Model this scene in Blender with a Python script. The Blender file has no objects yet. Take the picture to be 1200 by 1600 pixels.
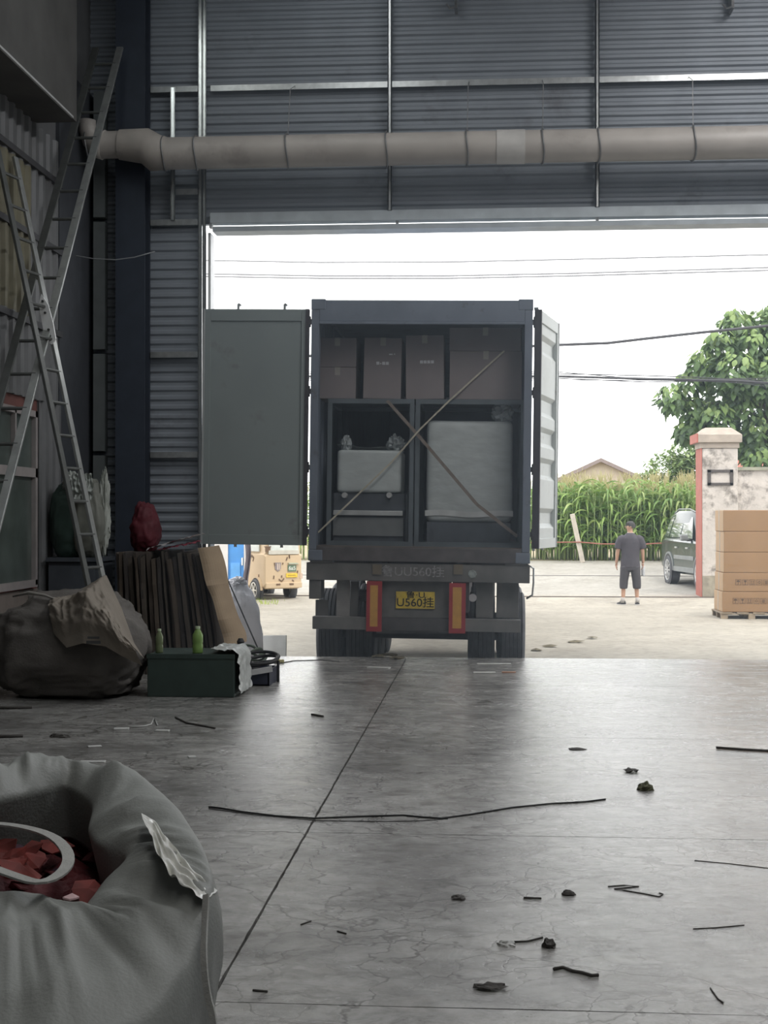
import bpy, bmesh, math, random
import numpy as np
from mathutils import Vector, Matrix, noise

# ------------------------------------------------------------------ camera, sky, light, exposure
S = bpy.context.scene
COL = S.collection
F_PX = 2190.0                       # focal length for a 1200 x 1600 frame
CAM_H = 1.55
YAW = math.atan(160 / F_PX)         # turned a little to the left of the doorway's axis
PITCH = math.atan(10 / F_PX)
cam = bpy.data.cameras.new('camera')
cam.sensor_fit = 'VERTICAL'; cam.sensor_height = 36.0; cam.lens = 36.0 * F_PX / 1600.0
cam.clip_start = 0.05; cam.clip_end = 500
co = bpy.data.objects.new('camera', cam); COL.objects.link(co)
co.location = (0, 0, CAM_H)
co.rotation_euler = (math.pi / 2 + PITCH, 0, YAW)
S.camera = co

w = bpy.data.worlds.new('overcast_sky'); S.world = w; w.use_nodes = True
bg = w.node_tree.nodes['Background']
bg.inputs['Color'].default_value = (0.97, 0.985, 1.0, 1); bg.inputs['Strength'].default_value = 3.0

sun = bpy.data.lights.new('hazy_sun', 'SUN'); sun.energy = 1.4; sun.angle = math.radians(14); sun.color = (1.0, 0.95, 0.86)
so = bpy.data.objects.new('hazy_sun', sun); COL.objects.link(so)
so.rotation_euler = (math.radians(24), math.radians(16), 0)

def area(name, loc, rot, sx, sy, power, col=(1, 1, 1), portal=False):
    l = bpy.data.lights.new(name, 'AREA'); l.shape = 'RECTANGLE'; l.size = sx; l.size_y = sy; l.energy = power; l.color = col
    o = bpy.data.objects.new(name, l); COL.objects.link(o); o.location = loc; o.rotation_euler = rot
    if portal: l.cycles.is_portal = True
    return o
area('doorway_portal', (0.75, 15.66, 2.4), (math.radians(-90), 0, 0), 7.7, 4.8, 1, portal=True)
area('rooflight_daylight', (-1.6, 11.4, 8.05), (0, 0, 0), 1.0, 5.0, 45, (0.92, 0.97, 1.0))
area('rooflight_daylight', (-3.62, 9.6, 8.05), (0, 0, 0), 0.55, 5.6, 26, (0.92, 0.98, 0.97))
area('rooflight_daylight', (3.6, 9.0, 8.05), (0, 0, 0), 1.0, 8.0, 430, (0.97, 0.98, 1.0))
area('rooflight_daylight', (1.0, 0.0, 8.05), (0, 0, 0), 1.0, 8.0, 150, (1.0, 0.98, 0.95))

S.view_settings.view_transform = 'Standard'; S.view_settings.look = 'None'
S.view_settings.exposure = 0.0; S.view_settings.gamma = 1.0; S.view_settings.use_curve_mapping = False
S.cycles.use_denoising = True; S.cycles.use_adaptive_sampling = True; S.cycles.adaptive_threshold = 0.025
S.cycles.max_bounces = 6; S.cycles.diffuse_bounces = 4; S.cycles.glossy_bounces = 3; S.cycles.transmission_bounces = 4
S.cycles.sample_clamp_indirect = 6.0
S.cycles.caustics_reflective = False; S.cycles.caustics_refractive = False

# ------------------------------------------------------------------ pixel helpers (1200 x 1600)
_R = Matrix.Rotation(YAW, 3, 'Z') @ Matrix.Rotation(PITCH, 3, 'X')
def ray(u, v):
    return _R @ Vector(((u - 600) / F_PX, 1.0, -(v - 800) / F_PX))
def P(u, v, Y):
    d = ray(u, v); t = Y / d.y
    return Vector((d.x * t, Y, CAM_H + d.z * t))
def G(u, v, z=0.0):
    d = ray(u, v); t = (z - CAM_H) / d.z
    return Vector((d.x * t, d.y * t, z))

# ------------------------------------------------------------------ materials
_mats = {}
def M(name, col, rough=0.6, metal=0.0, var=0.12, scale=6.0, bump=0.0, bscale=40.0, spec=0.5, stretch=None, trans=0.0, alpha=1.0, dark=None, dscale=3.0, damt=0.5, coat=0.0):
    """procedural principled material: base colour broken up by noise, optional dirt colour and relief"""
    if name in _mats: return _mats[name]
    m = bpy.data.materials.new(name); m.use_nodes = True
    nt = m.node_tree; N = nt.nodes; L = nt.links
    b = N['Principled BSDF']
    b.inputs['Roughness'].default_value = rough; b.inputs['Metallic'].default_value = metal
    b.inputs['Specular IOR Level'].default_value = spec
    b.inputs['Coat Weight'].default_value = coat
    tc = N.new('ShaderNodeTexCoord'); src = tc.outputs['Object']
    if stretch:
        mp = N.new('ShaderNodeMapping'); mp.inputs['Scale'].default_value = stretch
        L.new(src, mp.inputs['Vector']); src = mp.outputs['Vector']
    nz = N.new('ShaderNodeTexNoise'); nz.inputs['Scale'].default_value = scale; nz.inputs['Detail'].default_value = 5
    L.new(src, nz.inputs['Vector'])
    rp = N.new('ShaderNodeValToRGB')
    c = Vector(col[:3])
    lo = c * (1 - var); hi = c * (1 + var)
    rp.color_ramp.elements[0].position = 0.3; rp.color_ramp.elements[1].position = 0.7
    rp.color_ramp.elements[0].color = (*lo, 1); rp.color_ramp.elements[1].color = (min(hi[0], 1), min(hi[1], 1), min(hi[2], 1), 1)
    L.new(nz.outputs['Fac'], rp.inputs['Fac']); out = rp.outputs['Color']
    if dark is not None:
        n2 = N.new('ShaderNodeTexNoise'); n2.inputs['Scale'].default_value = dscale; n2.inputs['Detail'].default_value = 8; n2.inputs['Roughness'].default_value = 0.7
        L.new(src, n2.inputs['Vector'])
        r2 = N.new('ShaderNodeValToRGB'); r2.color_ramp.elements[0].position = 0.62 - 0.24 * damt; r2.color_ramp.elements[1].position = 0.72 - 0.12 * damt
        L.new(n2.outputs['Fac'], r2.inputs['Fac'])
        mx = N.new('ShaderNodeMix'); mx.data_type = 'RGBA'
        L.new(r2.outputs['Color'], mx.inputs['Factor']); L.new(out, mx.inputs['A']); mx.inputs['B'].default_value = (*dark, 1)
        out = mx.outputs['Result']
    L.new(out, b.inputs['Base Color'])
    if bump > 0:
        n3 = N.new('ShaderNodeTexNoise'); n3.inputs['Scale'].default_value = bscale; n3.inputs['Detail'].default_value = 6
        L.new(src, n3.inputs['Vector'])
        bp = N.new('ShaderNodeBump'); bp.inputs['Strength'].default_value = bump; bp.inputs['Distance'].default_value = 0.02
        L.new(n3.outputs['Fac'], bp.inputs['Height']); L.new(bp.outputs['Normal'], b.inputs['Normal'])
    if trans: b.inputs['Transmission Weight'].default_value = trans
    if alpha < 1: b.inputs['Alpha'].default_value = alpha
    _mats[name] = m
    return m

def leaf_mat(name, col, back):
    if name in _mats: return _mats[name]
    m = bpy.data.materials.new(name); m.use_nodes = True
    nt = m.node_tree; N = nt.nodes; L = nt.links
    b = N['Principled BSDF']; b.inputs['Roughness'].default_value = 0.55
    oi = N.new('ShaderNodeTexCoord'); nz = N.new('ShaderNodeTexNoise'); nz.inputs['Scale'].default_value = 1.4; nz.inputs['Detail'].default_value = 3
    L.new(oi.outputs['Object'], nz.inputs['Vector'])
    rp = N.new('ShaderNodeValToRGB'); rp.color_ramp.elements[0].position = 0.35; rp.color_ramp.elements[1].position = 0.65
    rp.color_ramp.elements[0].color = (*col, 1); rp.color_ramp.elements[1].color = (*back, 1)
    L.new(nz.outputs['Fac'], rp.inputs['Fac']); L.new(rp.outputs['Color'], b.inputs['Base Color'])
    t = N.new('ShaderNodeBsdfTranslucent'); L.new(rp.outputs['Color'], t.inputs['Color'])
    mx = N.new('ShaderNodeMixShader'); mx.inputs['Fac'].default_value = 0.35
    L.new(b.outputs[0], mx.inputs[1]); L.new(t.outputs[0], mx.inputs[2])
    L.new(mx.outputs[0], N['Material Output'].inputs['Surface'])
    _mats[name] = m
    return m

def concrete(name, base, light, dark, rough_lo, rough_hi, cracks=True, bump=0.5, spec=0.5):
    """worn power-floated concrete: cloudy tone, stains, hairline map cracks, patchy gloss"""
    m = bpy.data.materials.new(name); m.use_nodes = True
    nt = m.node_tree; N = nt.nodes; L = nt.links; b = N['Principled BSDF']
    b.inputs['Specular IOR Level'].default_value = spec
    tc = N.new('ShaderNodeTexCoord')
    def noise_(sc, det=6, rough=0.6, dist=0.0, vec=None):
        n = N.new('ShaderNodeTexNoise'); n.inputs['Scale'].default_value = sc; n.inputs['Detail'].default_value = det
        n.inputs['Roughness'].default_value = rough; n.inputs['Distortion'].default_value = dist
        L.new(vec or tc.outputs['Object'], n.inputs['Vector']); return n
    def ramp(src, stops):
        r = N.new('ShaderNodeValToRGB'); e = r.color_ramp.elements
        e[0].position, e[0].color = stops[0][0], (*stops[0][1], 1); e[1].position, e[1].color = stops[-1][0], (*stops[-1][1], 1)
        for p, c in stops[1:-1]:
            k = e.new(p); k.color = (*c, 1)
        L.new(src, r.inputs['Fac']); return r
    n1 = noise_(0.9, 8, 0.62, 0.4)
    r1 = ramp(n1.outputs['Fac'], [(0.3, dark), (0.5, base), (0.72, light)])
    n2 = noise_(7.0, 8, 0.7, 0.6)
    r2 = ramp(n2.outputs['Fac'], [(0.33, (0.62, 0.6, 0.58)), (0.55, (1, 1, 1))])
    mx = N.new('ShaderNodeMix'); mx.data_type = 'RGBA'; mx.blend_type = 'MULTIPLY'; mx.inputs['Factor'].default_value = 0.8
    L.new(r1.outputs['Color'], mx.inputs['A']); L.new(r2.outputs['Color'], mx.inputs['B'])
    out = mx.outputs['Result']
    if cracks:          # drag marks and fine scuffing across the floor
        mp = N.new('ShaderNodeMapping'); mp.inputs['Scale'].default_value = (1.0, 1.7, 1.0); mp.inputs['Rotation'].default_value = (0, 0, 0.06); L.new(tc.outputs['Object'], mp.inputs['Vector'])
        n6 = noise_(5.0, 10, 0.78, 0.5, mp.outputs['Vector'])
        r6 = ramp(n6.outputs['Fac'], [(0.36, (0.50, 0.49, 0.48)), (0.5, (0.95, 0.95, 0.95)), (0.66, (1.25, 1.24, 1.22))])
        m6 = N.new('ShaderNodeMix'); m6.data_type = 'RGBA'; m6.blend_type = 'MULTIPLY'; m6.inputs['Factor'].default_value = 0.8
        L.new(out, m6.inputs['A']); L.new(r6.outputs['Color'], m6.inputs['B']); out = m6.outputs['Result']
    crack_h = None
    if cracks:
        wv = noise_(2.2, 4, 0.6)
        va = N.new('ShaderNodeVectorMath'); va.operation = 'MULTIPLY_ADD'
        L.new(wv.outputs['Color'], va.inputs[0]); va.inputs[1].default_value = (0.6, 0.6, 0); L.new(tc.outputs['Object'], va.inputs[2])
        facs = []
        for sc, wd in ((0.55, 0.0035), (5.0, 0.016)):
            v = N.new('ShaderNodeTexVoronoi'); v.feature = 'DISTANCE_TO_EDGE'; v.inputs['Scale'].default_value = sc
            L.new(va.outputs[0], v.inputs['Vector'])
            r = ramp(v.outputs['Distance'], [(0.0, (0, 0, 0)), (wd * (1 + sc * 0.2), (1, 1, 1))])
            facs.append(r)
        gate = noise_(1.3, 3, 0.5)
        gr = ramp(gate.outputs['Fac'], [(0.40, (1, 1, 1)), (0.62, (0.1, 0.1, 0.1))])
        g2 = N.new('ShaderNodeMix'); g2.data_type = 'RGBA'; g2.blend_type = 'LIGHTEN'; g2.inputs['Factor'].default_value = 1
        L.new(facs[1].outputs['Color'], g2.inputs['A']); L.new(gr.outputs['Color'], g2.inputs['B'])
        mm = N.new('ShaderNodeMix'); mm.data_type = 'RGBA'; mm.blend_type = 'MULTIPLY'; mm.inputs['Factor'].default_value = 1
        L.new(facs[0].outputs['Color'], mm.inputs['A']); L.new(g2.outputs['Result'], mm.inputs['B'])
        cr = ramp(mm.outputs['Result'], [(0.0, (0.35, 0.34, 0.33)), (1.0, (1, 1, 1))])
        m3 = N.new('ShaderNodeMix'); m3.data_type = 'RGBA'; m3.blend_type = 'MULTIPLY'; m3.inputs['Factor'].default_value = 1
        L.new(out, m3.inputs['A']); L.new(cr.outputs['Color'], m3.inputs['B']); out = m3.outputs['Result']
        crack_h = mm.outputs['Result']
    L.new(out, b.inputs['Base Color'])
    n4 = noise_(2.4, 9, 0.72, 0.8, mp.outputs['Vector'] if cracks else None)
    mr = N.new('ShaderNodeMapRange'); mr.inputs['From Min'].default_value = 0.32; mr.inputs['From Max'].default_value = 0.68
    mr.inputs['To Min'].default_value = rough_lo; mr.inputs['To Max'].default_value = rough_hi
    L.new(n4.outputs['Fac'], mr.inputs['Value']); L.new(mr.outputs[0], b.inputs['Roughness'])
    n5 = noise_(13.0, 9, 0.78, 0.3, mp.outputs['Vector'] if cracks else None)
    add = N.new('ShaderNodeMath'); add.operation = 'ADD'; L.new(n5.outputs['Fac'], add.inputs[0])
    if crack_h:
        mu = N.new('ShaderNodeMath'); mu.operation = 'MULTIPLY'; mu.inputs[1].default_value = 0.25
        L.new(crack_h, mu.inputs[0]); L.new(mu.outputs[0], add.inputs[1])
    bp = N.new('ShaderNodeBump'); bp.inputs['Strength'].default_value = bump; bp.inputs['Distance'].default_value = 0.02
    L.new(add.outputs[0], bp.inputs['Height']); L.new(bp.outputs['Normal'], b.inputs['Normal'])
    return m

# ------------------------------------------------------------------ mesh collector
class MB:
    def __init__(s): s.v = []; s.f = []; s.mi = []; s.cur = 0
    def add(s, vs, fs):
        o = len(s.v); s.v += [tuple(p) for p in vs]
        for f in fs: s.f.append(tuple(i + o for i in f)); s.mi.append(s.cur)
        return s
    def box(s, c, d, rot=None):
        hx, hy, hz = d[0] / 2, d[1] / 2, d[2] / 2
        vs = [Vector((x, y, z)) for x in (-hx, hx) for y in (-hy, hy) for z in (-hz, hz)]
        if rot is not None: vs = [rot @ p for p in vs]
        c = Vector(c)
        return s.add([p + c for p in vs], [(0, 1, 3, 2), (4, 6, 7, 5), (0, 4, 5, 1), (2, 3, 7, 6), (0, 2, 6, 4), (1, 5, 7, 3)])
    def bx(s, x0, x1, y0, y1, z0, z1):
        return s.box(((x0 + x1) / 2, (y0 + y1) / 2, (z0 + z1) / 2), (abs(x1 - x0), abs(y1 - y0), abs(z1 - z0)))
    def bar(s, a, b, wd, th, side=None):
        a = Vector(a); b = Vector(b); d = (b - a).normalized()
        up = Vector(side) if side is not None else (Vector((0, 0, 1)) if abs(d.z) < 0.9 else Vector((0, 1, 0)))
        x = d.cross(up).normalized(); y = x.cross(d).normalized()
        vs = []
        for p in (a, b):
            for i, j in ((-1, -1), (1, -1), (1, 1), (-1, 1)): vs.append(p + x * (i * wd / 2) + y * (j * th / 2))
        return s.add(vs, [(3, 2, 1, 0), (4, 5, 6, 7), (0, 1, 5, 4), (1, 2, 6, 5), (2, 3, 7, 6), (3, 0, 4, 7)])
    def tube(s, pts, r, n=8, closed=False, cap=True):
        pts = [Vector(p) for p in pts]; k = len(pts)
        rs = r if isinstance(r, (list, tuple)) else [r] * k
        rings = []; prev = None
        for i, p in enumerate(pts):
            if closed: t = pts[(i + 1) % k] - pts[i - 1]
            else: t = pts[min(i + 1, k - 1)] - pts[max(i - 1, 0)]
            t.normalize()
            if prev is None:
                a = Vector((0, 0, 1)) if abs(t.z) < 0.9 else Vector((1, 0, 0))
                x = t.cross(a).normalized()
            else:
                x = (prev - t * prev.dot(t)); 
                x = x.normalized() if x.length > 1e-6 else t.orthogonal().normalized()
            prev = x; y = t.cross(x)
            rings.append([p + (x * math.cos(q) + y * math.sin(q)) * rs[i] for q in [2 * math.pi * j / n for j in range(n)]])
        vs = [q for r_ in rings for q in r_]; fs = []
        for i in range(k if closed else k - 1):
            a = i * n; b = ((i + 1) % k) * n
            for j in range(n): fs.append((a + j, a + (j + 1) % n, b + (j + 1) % n, b + j))
        if cap and not closed:
            fs.append(tuple(range(n - 1, -1, -1))); fs.append(tuple(range((k - 1) * n, k * n)))
        return s.add(vs, fs)
    def cyl(s, a, b, r, r2=None, n=16): return s.tube([a, b], [r, r if r2 is None else r2], n)
    def lathe(s, prof, c, axis='Z', n=24):
        """prof: (radius, height) pairs turned about an axis through c"""
        vs = []; c = Vector(c)
        for r, h in prof:
            for j in range(n):
                q = 2 * math.pi * j / n; x, y = r * math.cos(q), r * math.sin(q)
                vs.append(c + (Vector((x, y, h)) if axis == 'Z' else Vector((h, x, y)) if axis == 'X' else Vector((x, h, y))))
        fs = []
        for i in range(len(prof) - 1):
            for j in range(n): fs.append((i * n + j, i * n + (j + 1) % n, (i + 1) * n + (j + 1) % n, (i + 1) * n + j))
        return s.add(vs, fs)
    def prism(s, poly, a0, a1, axis='Y'):
        """poly in the two other axes, extruded from a0 to a1 along axis"""
        def mk(p, a): return (p[0], a, p[1]) if axis == 'Y' else (a, p[0], p[1]) if axis == 'X' else (p[0], p[1], a)
        n = len(poly); vs = [mk(p, a0) for p in poly] + [mk(p, a1) for p in poly]
        fs = [tuple(range(n)), tuple(range(2 * n - 1, n - 1, -1))] + [(i, i + n, (i + 1) % n + n, (i + 1) % n) for i in range(n)]
        return s.add(vs, fs)
    def grid(s, fn, nu, nv, wrap_u=False, wrap_v=False):
        vs = [fn(i / (nu if wrap_u else nu - 1), j / (nv if wrap_v else nv - 1)) for i in range(nu) for j in range(nv)]
        fs = []
        for i in range(nu if wrap_u else nu - 1):
            for j in range(nv if wrap_v else nv - 1):
                fs.append((i * nv + j, ((i + 1) % nu) * nv + j, ((i + 1) % nu) * nv + (j + 1) % nv, i * nv + (j + 1) % nv))
        return s.add(vs, fs)
    def mesh(s, name, mats, smooth=False, base=(0, 0, 0)):
        b = Vector(base)
        me = bpy.data.meshes.new(name); me.from_pydata([tuple(Vector(p) - b) for p in s.v], [], s.f)
        for m in (mats if isinstance(mats, (list, tuple)) else [mats]): me.materials.append(m)
        if len(me.materials) > 1: me.polygons.foreach_set('material_index', s.mi)
        bm = bmesh.new(); bm.from_mesh(me); bmesh.ops.recalc_face_normals(bm, faces=bm.faces); bm.to_mesh(me); bm.free()
        if smooth:
            me.polygons.foreach_set('use_smooth', [True] * len(me.polygons))
        me.update(); return me
    def build(s, name, mats, parent=None, smooth=False, bevel=0.0, auto=None):
        base = BASE.get(parent.name, (0, 0, 0)) if parent is not None else (0, 0, 0)
        me = s.mesh(name, mats, smooth, base)
        o = bpy.data.objects.new(name, me); COL.objects.link(o)
        if parent is not None: o.parent = parent; BASE[o.name] = base
        if bevel:
            md = o.modifiers.new('bevel', 'BEVEL'); md.width = bevel; md.segments = 2; md.limit_method = 'ANGLE'
        if auto: me.set_sharp_from_angle(angle=math.radians(auto)); me.polygons.foreach_set('use_smooth', [True] * len(me.polygons))
        return o
BASE = {}

def tag(o, label, cat, group=None, kind=None):
    if label: o['label'] = label
    if cat: o['category'] = cat
    if group: o['group'] = group
    if kind: o['kind'] = kind
    return o
def thing(name, base, label, cat, group=None, kind=None, matrix=None):
    """an Empty at the thing's base; parts are modelled in the coordinates of `base` (world, or the frame `matrix`)"""
    o = bpy.data.objects.new(name, None); COL.objects.link(o); o.empty_display_size = 0.2
    if matrix is None: o.location = Vector(base)
    else: o.matrix_world = matrix @ Matrix.Translation(Vector(base))
    BASE[o.name] = tuple(base)
    return tag(o, label, cat, group, kind)
def solo(name, mb, mats, base, label, cat, group=None, smooth=False, bevel=0.0, auto=None, matrix=None, kind=None):
    """a thing that is one mesh, origin at base"""
    me = mb.mesh(name, mats, smooth, base)
    o = bpy.data.objects.new(name, me); COL.objects.link(o)
    o.matrix_world = (matrix or Matrix.Identity(4)) @ Matrix.Translation(Vector(base))
    BASE[o.name] = tuple(base)
    if bevel:
        md = o.modifiers.new('bevel', 'BEVEL'); md.width = bevel; md.segments = 2; md.limit_method = 'ANGLE'
    if auto: me.set_sharp_from_angle(angle=math.radians(auto)); me.polygons.foreach_set('use_smooth', [True] * len(me.polygons))
    return tag(o, label, cat, group, kind)
def struct(name, mb, mats, base=(0, 0, 0), label=None, **k):
    return solo(name, mb, mats, base, label, None, kind='structure', **k)

def text_mesh(name, body, size, mat, parent, loc, rot, depth=0.001, align='CENTER', sx=1.0):
    cu = bpy.data.curves.new(name, 'FONT'); cu.body = body; cu.size = size; cu.align_x = align; cu.align_y = 'CENTER'; cu.extrude = depth; cu.offset = 0.0008 * size / 0.12
    t = bpy.data.objects.new(name, cu); COL.objects.link(t)
    dg = bpy.context.evaluated_depsgraph_get(); me = bpy.data.meshes.new_from_object(t.evaluated_get(dg))
    COL.objects.unlink(t); bpy.data.objects.remove(t)
    me.materials.clear(); me.materials.append(mat)
    o = bpy.data.objects.new(name, me); COL.objects.link(o); o.parent = parent
    o.location = Vector(loc) - Vector(BASE.get(parent.name, (0, 0, 0))); o.rotation_euler = rot; o.scale = (sx, 1, 1)
    BASE[o.name] = (0, 0, 0)
    return o

def nz(p, s=1.0, seed=0.0): return noise.noise(Vector(p) * s + Vector((seed * 7.3, seed * 3.1, seed * 5.7)))
def ridge(p, s=1.0, seed=0.0): return 1 - 2 * abs(nz(p, s, seed))

rng = random.Random(7)

# ------------------------------------------------------------------ palette
m_floor = concrete('floor_concrete', (0.32, 0.315, 0.30), (0.44, 0.43, 0.41), (0.19, 0.185, 0.178), 0.09, 0.33, True, 0.20, 1.0)
m_joint = M('joint_dirt', (0.03, 0.03, 0.028), 0.9)
m_yard = concrete('yard_concrete', (0.36, 0.335, 0.285), (0.42, 0.39, 0.33), (0.31, 0.285, 0.24), 0.75, 0.95, False, 0.2, 0.2)
m_road = concrete('road_concrete', (0.36, 0.345, 0.31), (0.41, 0.395, 0.36), (0.31, 0.295, 0.26), 0.8, 0.95, False, 0.2, 0.2)
m_soil = M('field_soil', (0.30, 0.25, 0.16), 0.95, var=0.3, scale=3, bump=0.4, bscale=12)
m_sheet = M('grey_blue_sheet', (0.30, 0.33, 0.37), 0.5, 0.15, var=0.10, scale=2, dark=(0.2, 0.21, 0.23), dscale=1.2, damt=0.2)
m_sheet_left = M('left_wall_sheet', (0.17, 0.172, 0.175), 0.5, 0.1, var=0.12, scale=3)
m_steel = M('galvanised_steel', (0.55, 0.57, 0.57), 0.28, 0.8, var=0.15, scale=14)
m_steel_dark = M('dark_painted_steel', (0.075, 0.085, 0.10), 0.55, 0.1, var=0.2, scale=5)
m_bright = M('glinting_galvanised', (0.72, 0.75, 0.74), 0.2, 0.9, var=0.12, scale=9)  # brighter, smoother copy of the galvanised steel so the skewed posts glint
m_flash = M('white_flashing', (0.75, 0.76, 0.76), 0.45)
m_pipe = M('beige_pvc_pipe', (0.52, 0.48, 0.44), 0.45, 0, var=0.1, scale=2.5, dark=(0.40, 0.36, 0.33), dscale=2, damt=0.25)
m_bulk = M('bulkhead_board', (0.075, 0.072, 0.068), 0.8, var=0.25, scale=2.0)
m_wire = M('steel_wire', (0.28, 0.28, 0.28), 0.5, 0.6)
m_black = M('black_rubber', (0.02, 0.02, 0.021), 0.6)
m_tyre = M('tyre_rubber', (0.085, 0.088, 0.095), 0.85, var=0.25, scale=8)

# ------------------------------------------------------------------ the building shell
YW = 15.52      # inner face of the doorway wall's sheeting
EDGE = 15.64    # edge of the floor slab
XJ = -0.885
floor = struct('floor', MB().bx(-5.0, 9.0, -9.0, EDGE - 0.02, -0.35, -0.022), m_joint, label='grey worn concrete workshop floor with joints and cracks')
ys = [-9.0, -5.2, -1.2, 2.1, 4.45, 6.88, 9.98, 13.1, EDGE]
for i in range(len(ys) - 1):
    for x0, x1 in ((-5.0, XJ), (XJ, 4.1), (4.1, 9.0)):
        g = 0.006
        r = random.Random(i * 3 + int(x0))
        def edge(a, b, fixed, vert, n=26):
            out = []
            for k in range(n):
                t = k / n; p = a + (b - a) * t
                j = 0.004 * (r.random() - 0.5)
                out.append((fixed + j, p) if vert else (p, fixed + j))
            return out
        gx0, gx1 = x0 + g, x1 - g; gy0, gy1 = ys[i] + g * 0.5, ys[i + 1] - g * 0.5
        poly = edge(gy0, gy1, gx0, True) + edge(gx0, gx1, gy1, False) + edge(gy1, gy0, gx1, True) + edge(gx1, gx0, gy0, False)
        MB().prism(poly, -0.022, 0.0, 'Z').build('slab', m_floor, floor)
# building side / roof / rear, which close the hall
def corr_h(x0, x1, z0, z1, y, pitch=0.105, amp=0.022, sgn=-1):
    """sheet with horizontal trapezoid ribs, facing -Y, with a back skin"""
    b = MB(); prof = []; z = z0; k = 0
    while z < z1 - 1e-6:
        for t, a in ((0.0, 0), (0.30, 0), (0.5, 1), (0.8, 1)):
            zz = z + t * pitch
            if zz <= z1: prof.append((y + sgn * amp * a, zz))
        z += pitch
    prof.append((y, z1))
    n = len(prof); vs = []
    for x in (x0, x1): vs += [(x, p[0], p[1]) for p in prof] + [(x, y + 0.012, z0), (x, y + 0.012, z1)]
    N_ = n + 2
    fs = [(i, i + 1, N_ + i + 1, N_ + i) for i in range(n - 1)]
    fs.append((n, N_ + n, N_ + n + 1, n + 1)); 
    b.add(vs, fs); return b
def corr_v(y0, y1, z0, z1, x, pitch=0.22, amp=0.03):
    b = MB(); prof = []; y = y0
    while y < y1 - 1e-6:
        for t, a in ((0.0, 0), (0.45, 0), (0.58, 1), (0.86, 1)):
            yy = y + t * pitch
            if yy <= y1: prof.append((x + amp * a, yy))
        y += pitch
    prof.append((x, y1)); n = len(prof); vs = []
    for z in (z0, z1): vs += [(p[0], p[1], z) for p in prof]
    b.add(vs, [(i, i + 1, n + i + 1, n + i) for i in range(n - 1)])
    b.bx(x - 0.02, x - 0.008, y0, y1, z0, z1); return b

ROOF = 8.2
wb = struct('wall_back', MB().bx(-4.6, -3.2, YW + 0.05, YW + 0.14, 0, ROOF).bx(-3.2, 9.0, YW + 0.05, YW + 0.14, 4.86, ROOF).bx(4.75, 9.0, YW + 0.05, YW + 0.14, 0, 4.86),
            m_sheet, label='grey-blue ribbed sheet wall around the big doorway')
xs = [-3.165, -1.063, 1.21, 3.45, 6.2, 9.0]
for a, b_ in zip(xs[:-1], xs[1:]): corr_h(a, b_, 4.88, ROOF, YW + 0.02).build('wall_sheet', m_sheet, wb)
corr_h(-4.05, -3.18, 0, ROOF, YW + 0.02).build('wall_sheet', m_sheet, wb)
corr_h(-4.6, -4.05, 0, ROOF, YW + 0.02).build('wall_sheet', m_sheet, wb)
corr_h(4.75, 9.0, 0, 4.88, YW + 0.02).build('wall_sheet', m_sheet, wb)
def c_post(x, wd, z0, z1, name='post', dp=0.1, y1=YW - 0.012, turn=0.0):
    b = MB(); b.bx(x - wd / 2, x - wd / 2 + 0.012, y1 - dp, y1, z0, z1).bx(x - wd / 2, x + wd / 2, y1 - dp, y1 - dp + 0.012, z0, z1)
    b.bx(x + wd / 2 - 0.012, x + wd / 2, y1 - dp, y1 - dp + 0.035, z0, z1)
    if turn: b.v = [(p_[0], p_[1] + (p_[0] - x) * turn, p_[2]) for p_ in b.v]      # faces skewed so the posts mirror the rooflight
    return b.build(name, m_bright if turn else m_steel, wb)
# the jamb: two channels back to back
c_post(-3.19, 0.038, 0, ROOF, dp=0.055, turn=0.05); c_post(-3.143, 0.036, 0, ROOF, dp=0.055, turn=0.05)
c_post(-1.063, 0.046, 4.95, ROOF); c_post(1.21, 0.046, 4.95, ROOF); c_post(3.45, 0.046, 4.95, ROOF); c_post(-3.49, 0.046, 4.88, 6.36, turn=0.095)
c_post(4.70, 0.09, 0, ROOF, dp=0.15)
def girt(x0, x1, z, d=0.07, h=0.045): MB().bx(x0, x1, YW - 0.012 - d, YW - 0.012, z - h / 2, z + h / 2).bx(x0, x1, YW - 0.012 - d, YW - d, z - h / 2 - 0.02, z - h / 2).build('girt', m_steel, wb)
for a, b_ in ((-3.07, -1.09), (-1.04, 1.185), (1.235, 3.425), (3.475, 6.2)): girt(a, b_, 6.36)
girt(-3.75, -3.215, 6.36); girt(-3.46, -3.215, 5.21); girt(-3.75, -3.215, 4.87); girt(-3.75, -3.215, 3.39); girt(-3.75, -3.215, 2.27)
for a, b_ in ((-3.07, 1.2), (1.2, 4.65)): girt(a, b_, 7.75)
# lintel over the doorway
MB().bx(-3.07, 4.66, YW - 0.10, YW + 0.045, 4.845, 4.955).build('lintel', M('lintel_paint', (0.60, 0.66, 0.70), 0.5, 0.1), wb)
for xx in (-3.09, -1.0, 1.2, 3.4): MB().bx(xx, xx + 0.03, YW - 0.05, YW + 0.03, 4.80, 4.85).build('lintel_spacer', m_flash, wb)
MB().bx(-3.05, 4.66, YW - 0.06, YW + 0.20, 4.755, 4.81).build('lintel_flange', M('lintel_flange_paint', (0.55, 0.60, 0.64), 0.5, 0.1), wb)
MB().bx(-3.115, -3.085, YW + 0.01, YW + 0.24, 0, 4.755).build('jamb_lining', m_flash, wb)
MB().bx(4.655, 4.69, YW + 0.01, YW + 0.24, 0, 4.755).build('jamb_lining', m_flash, wb)
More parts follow.
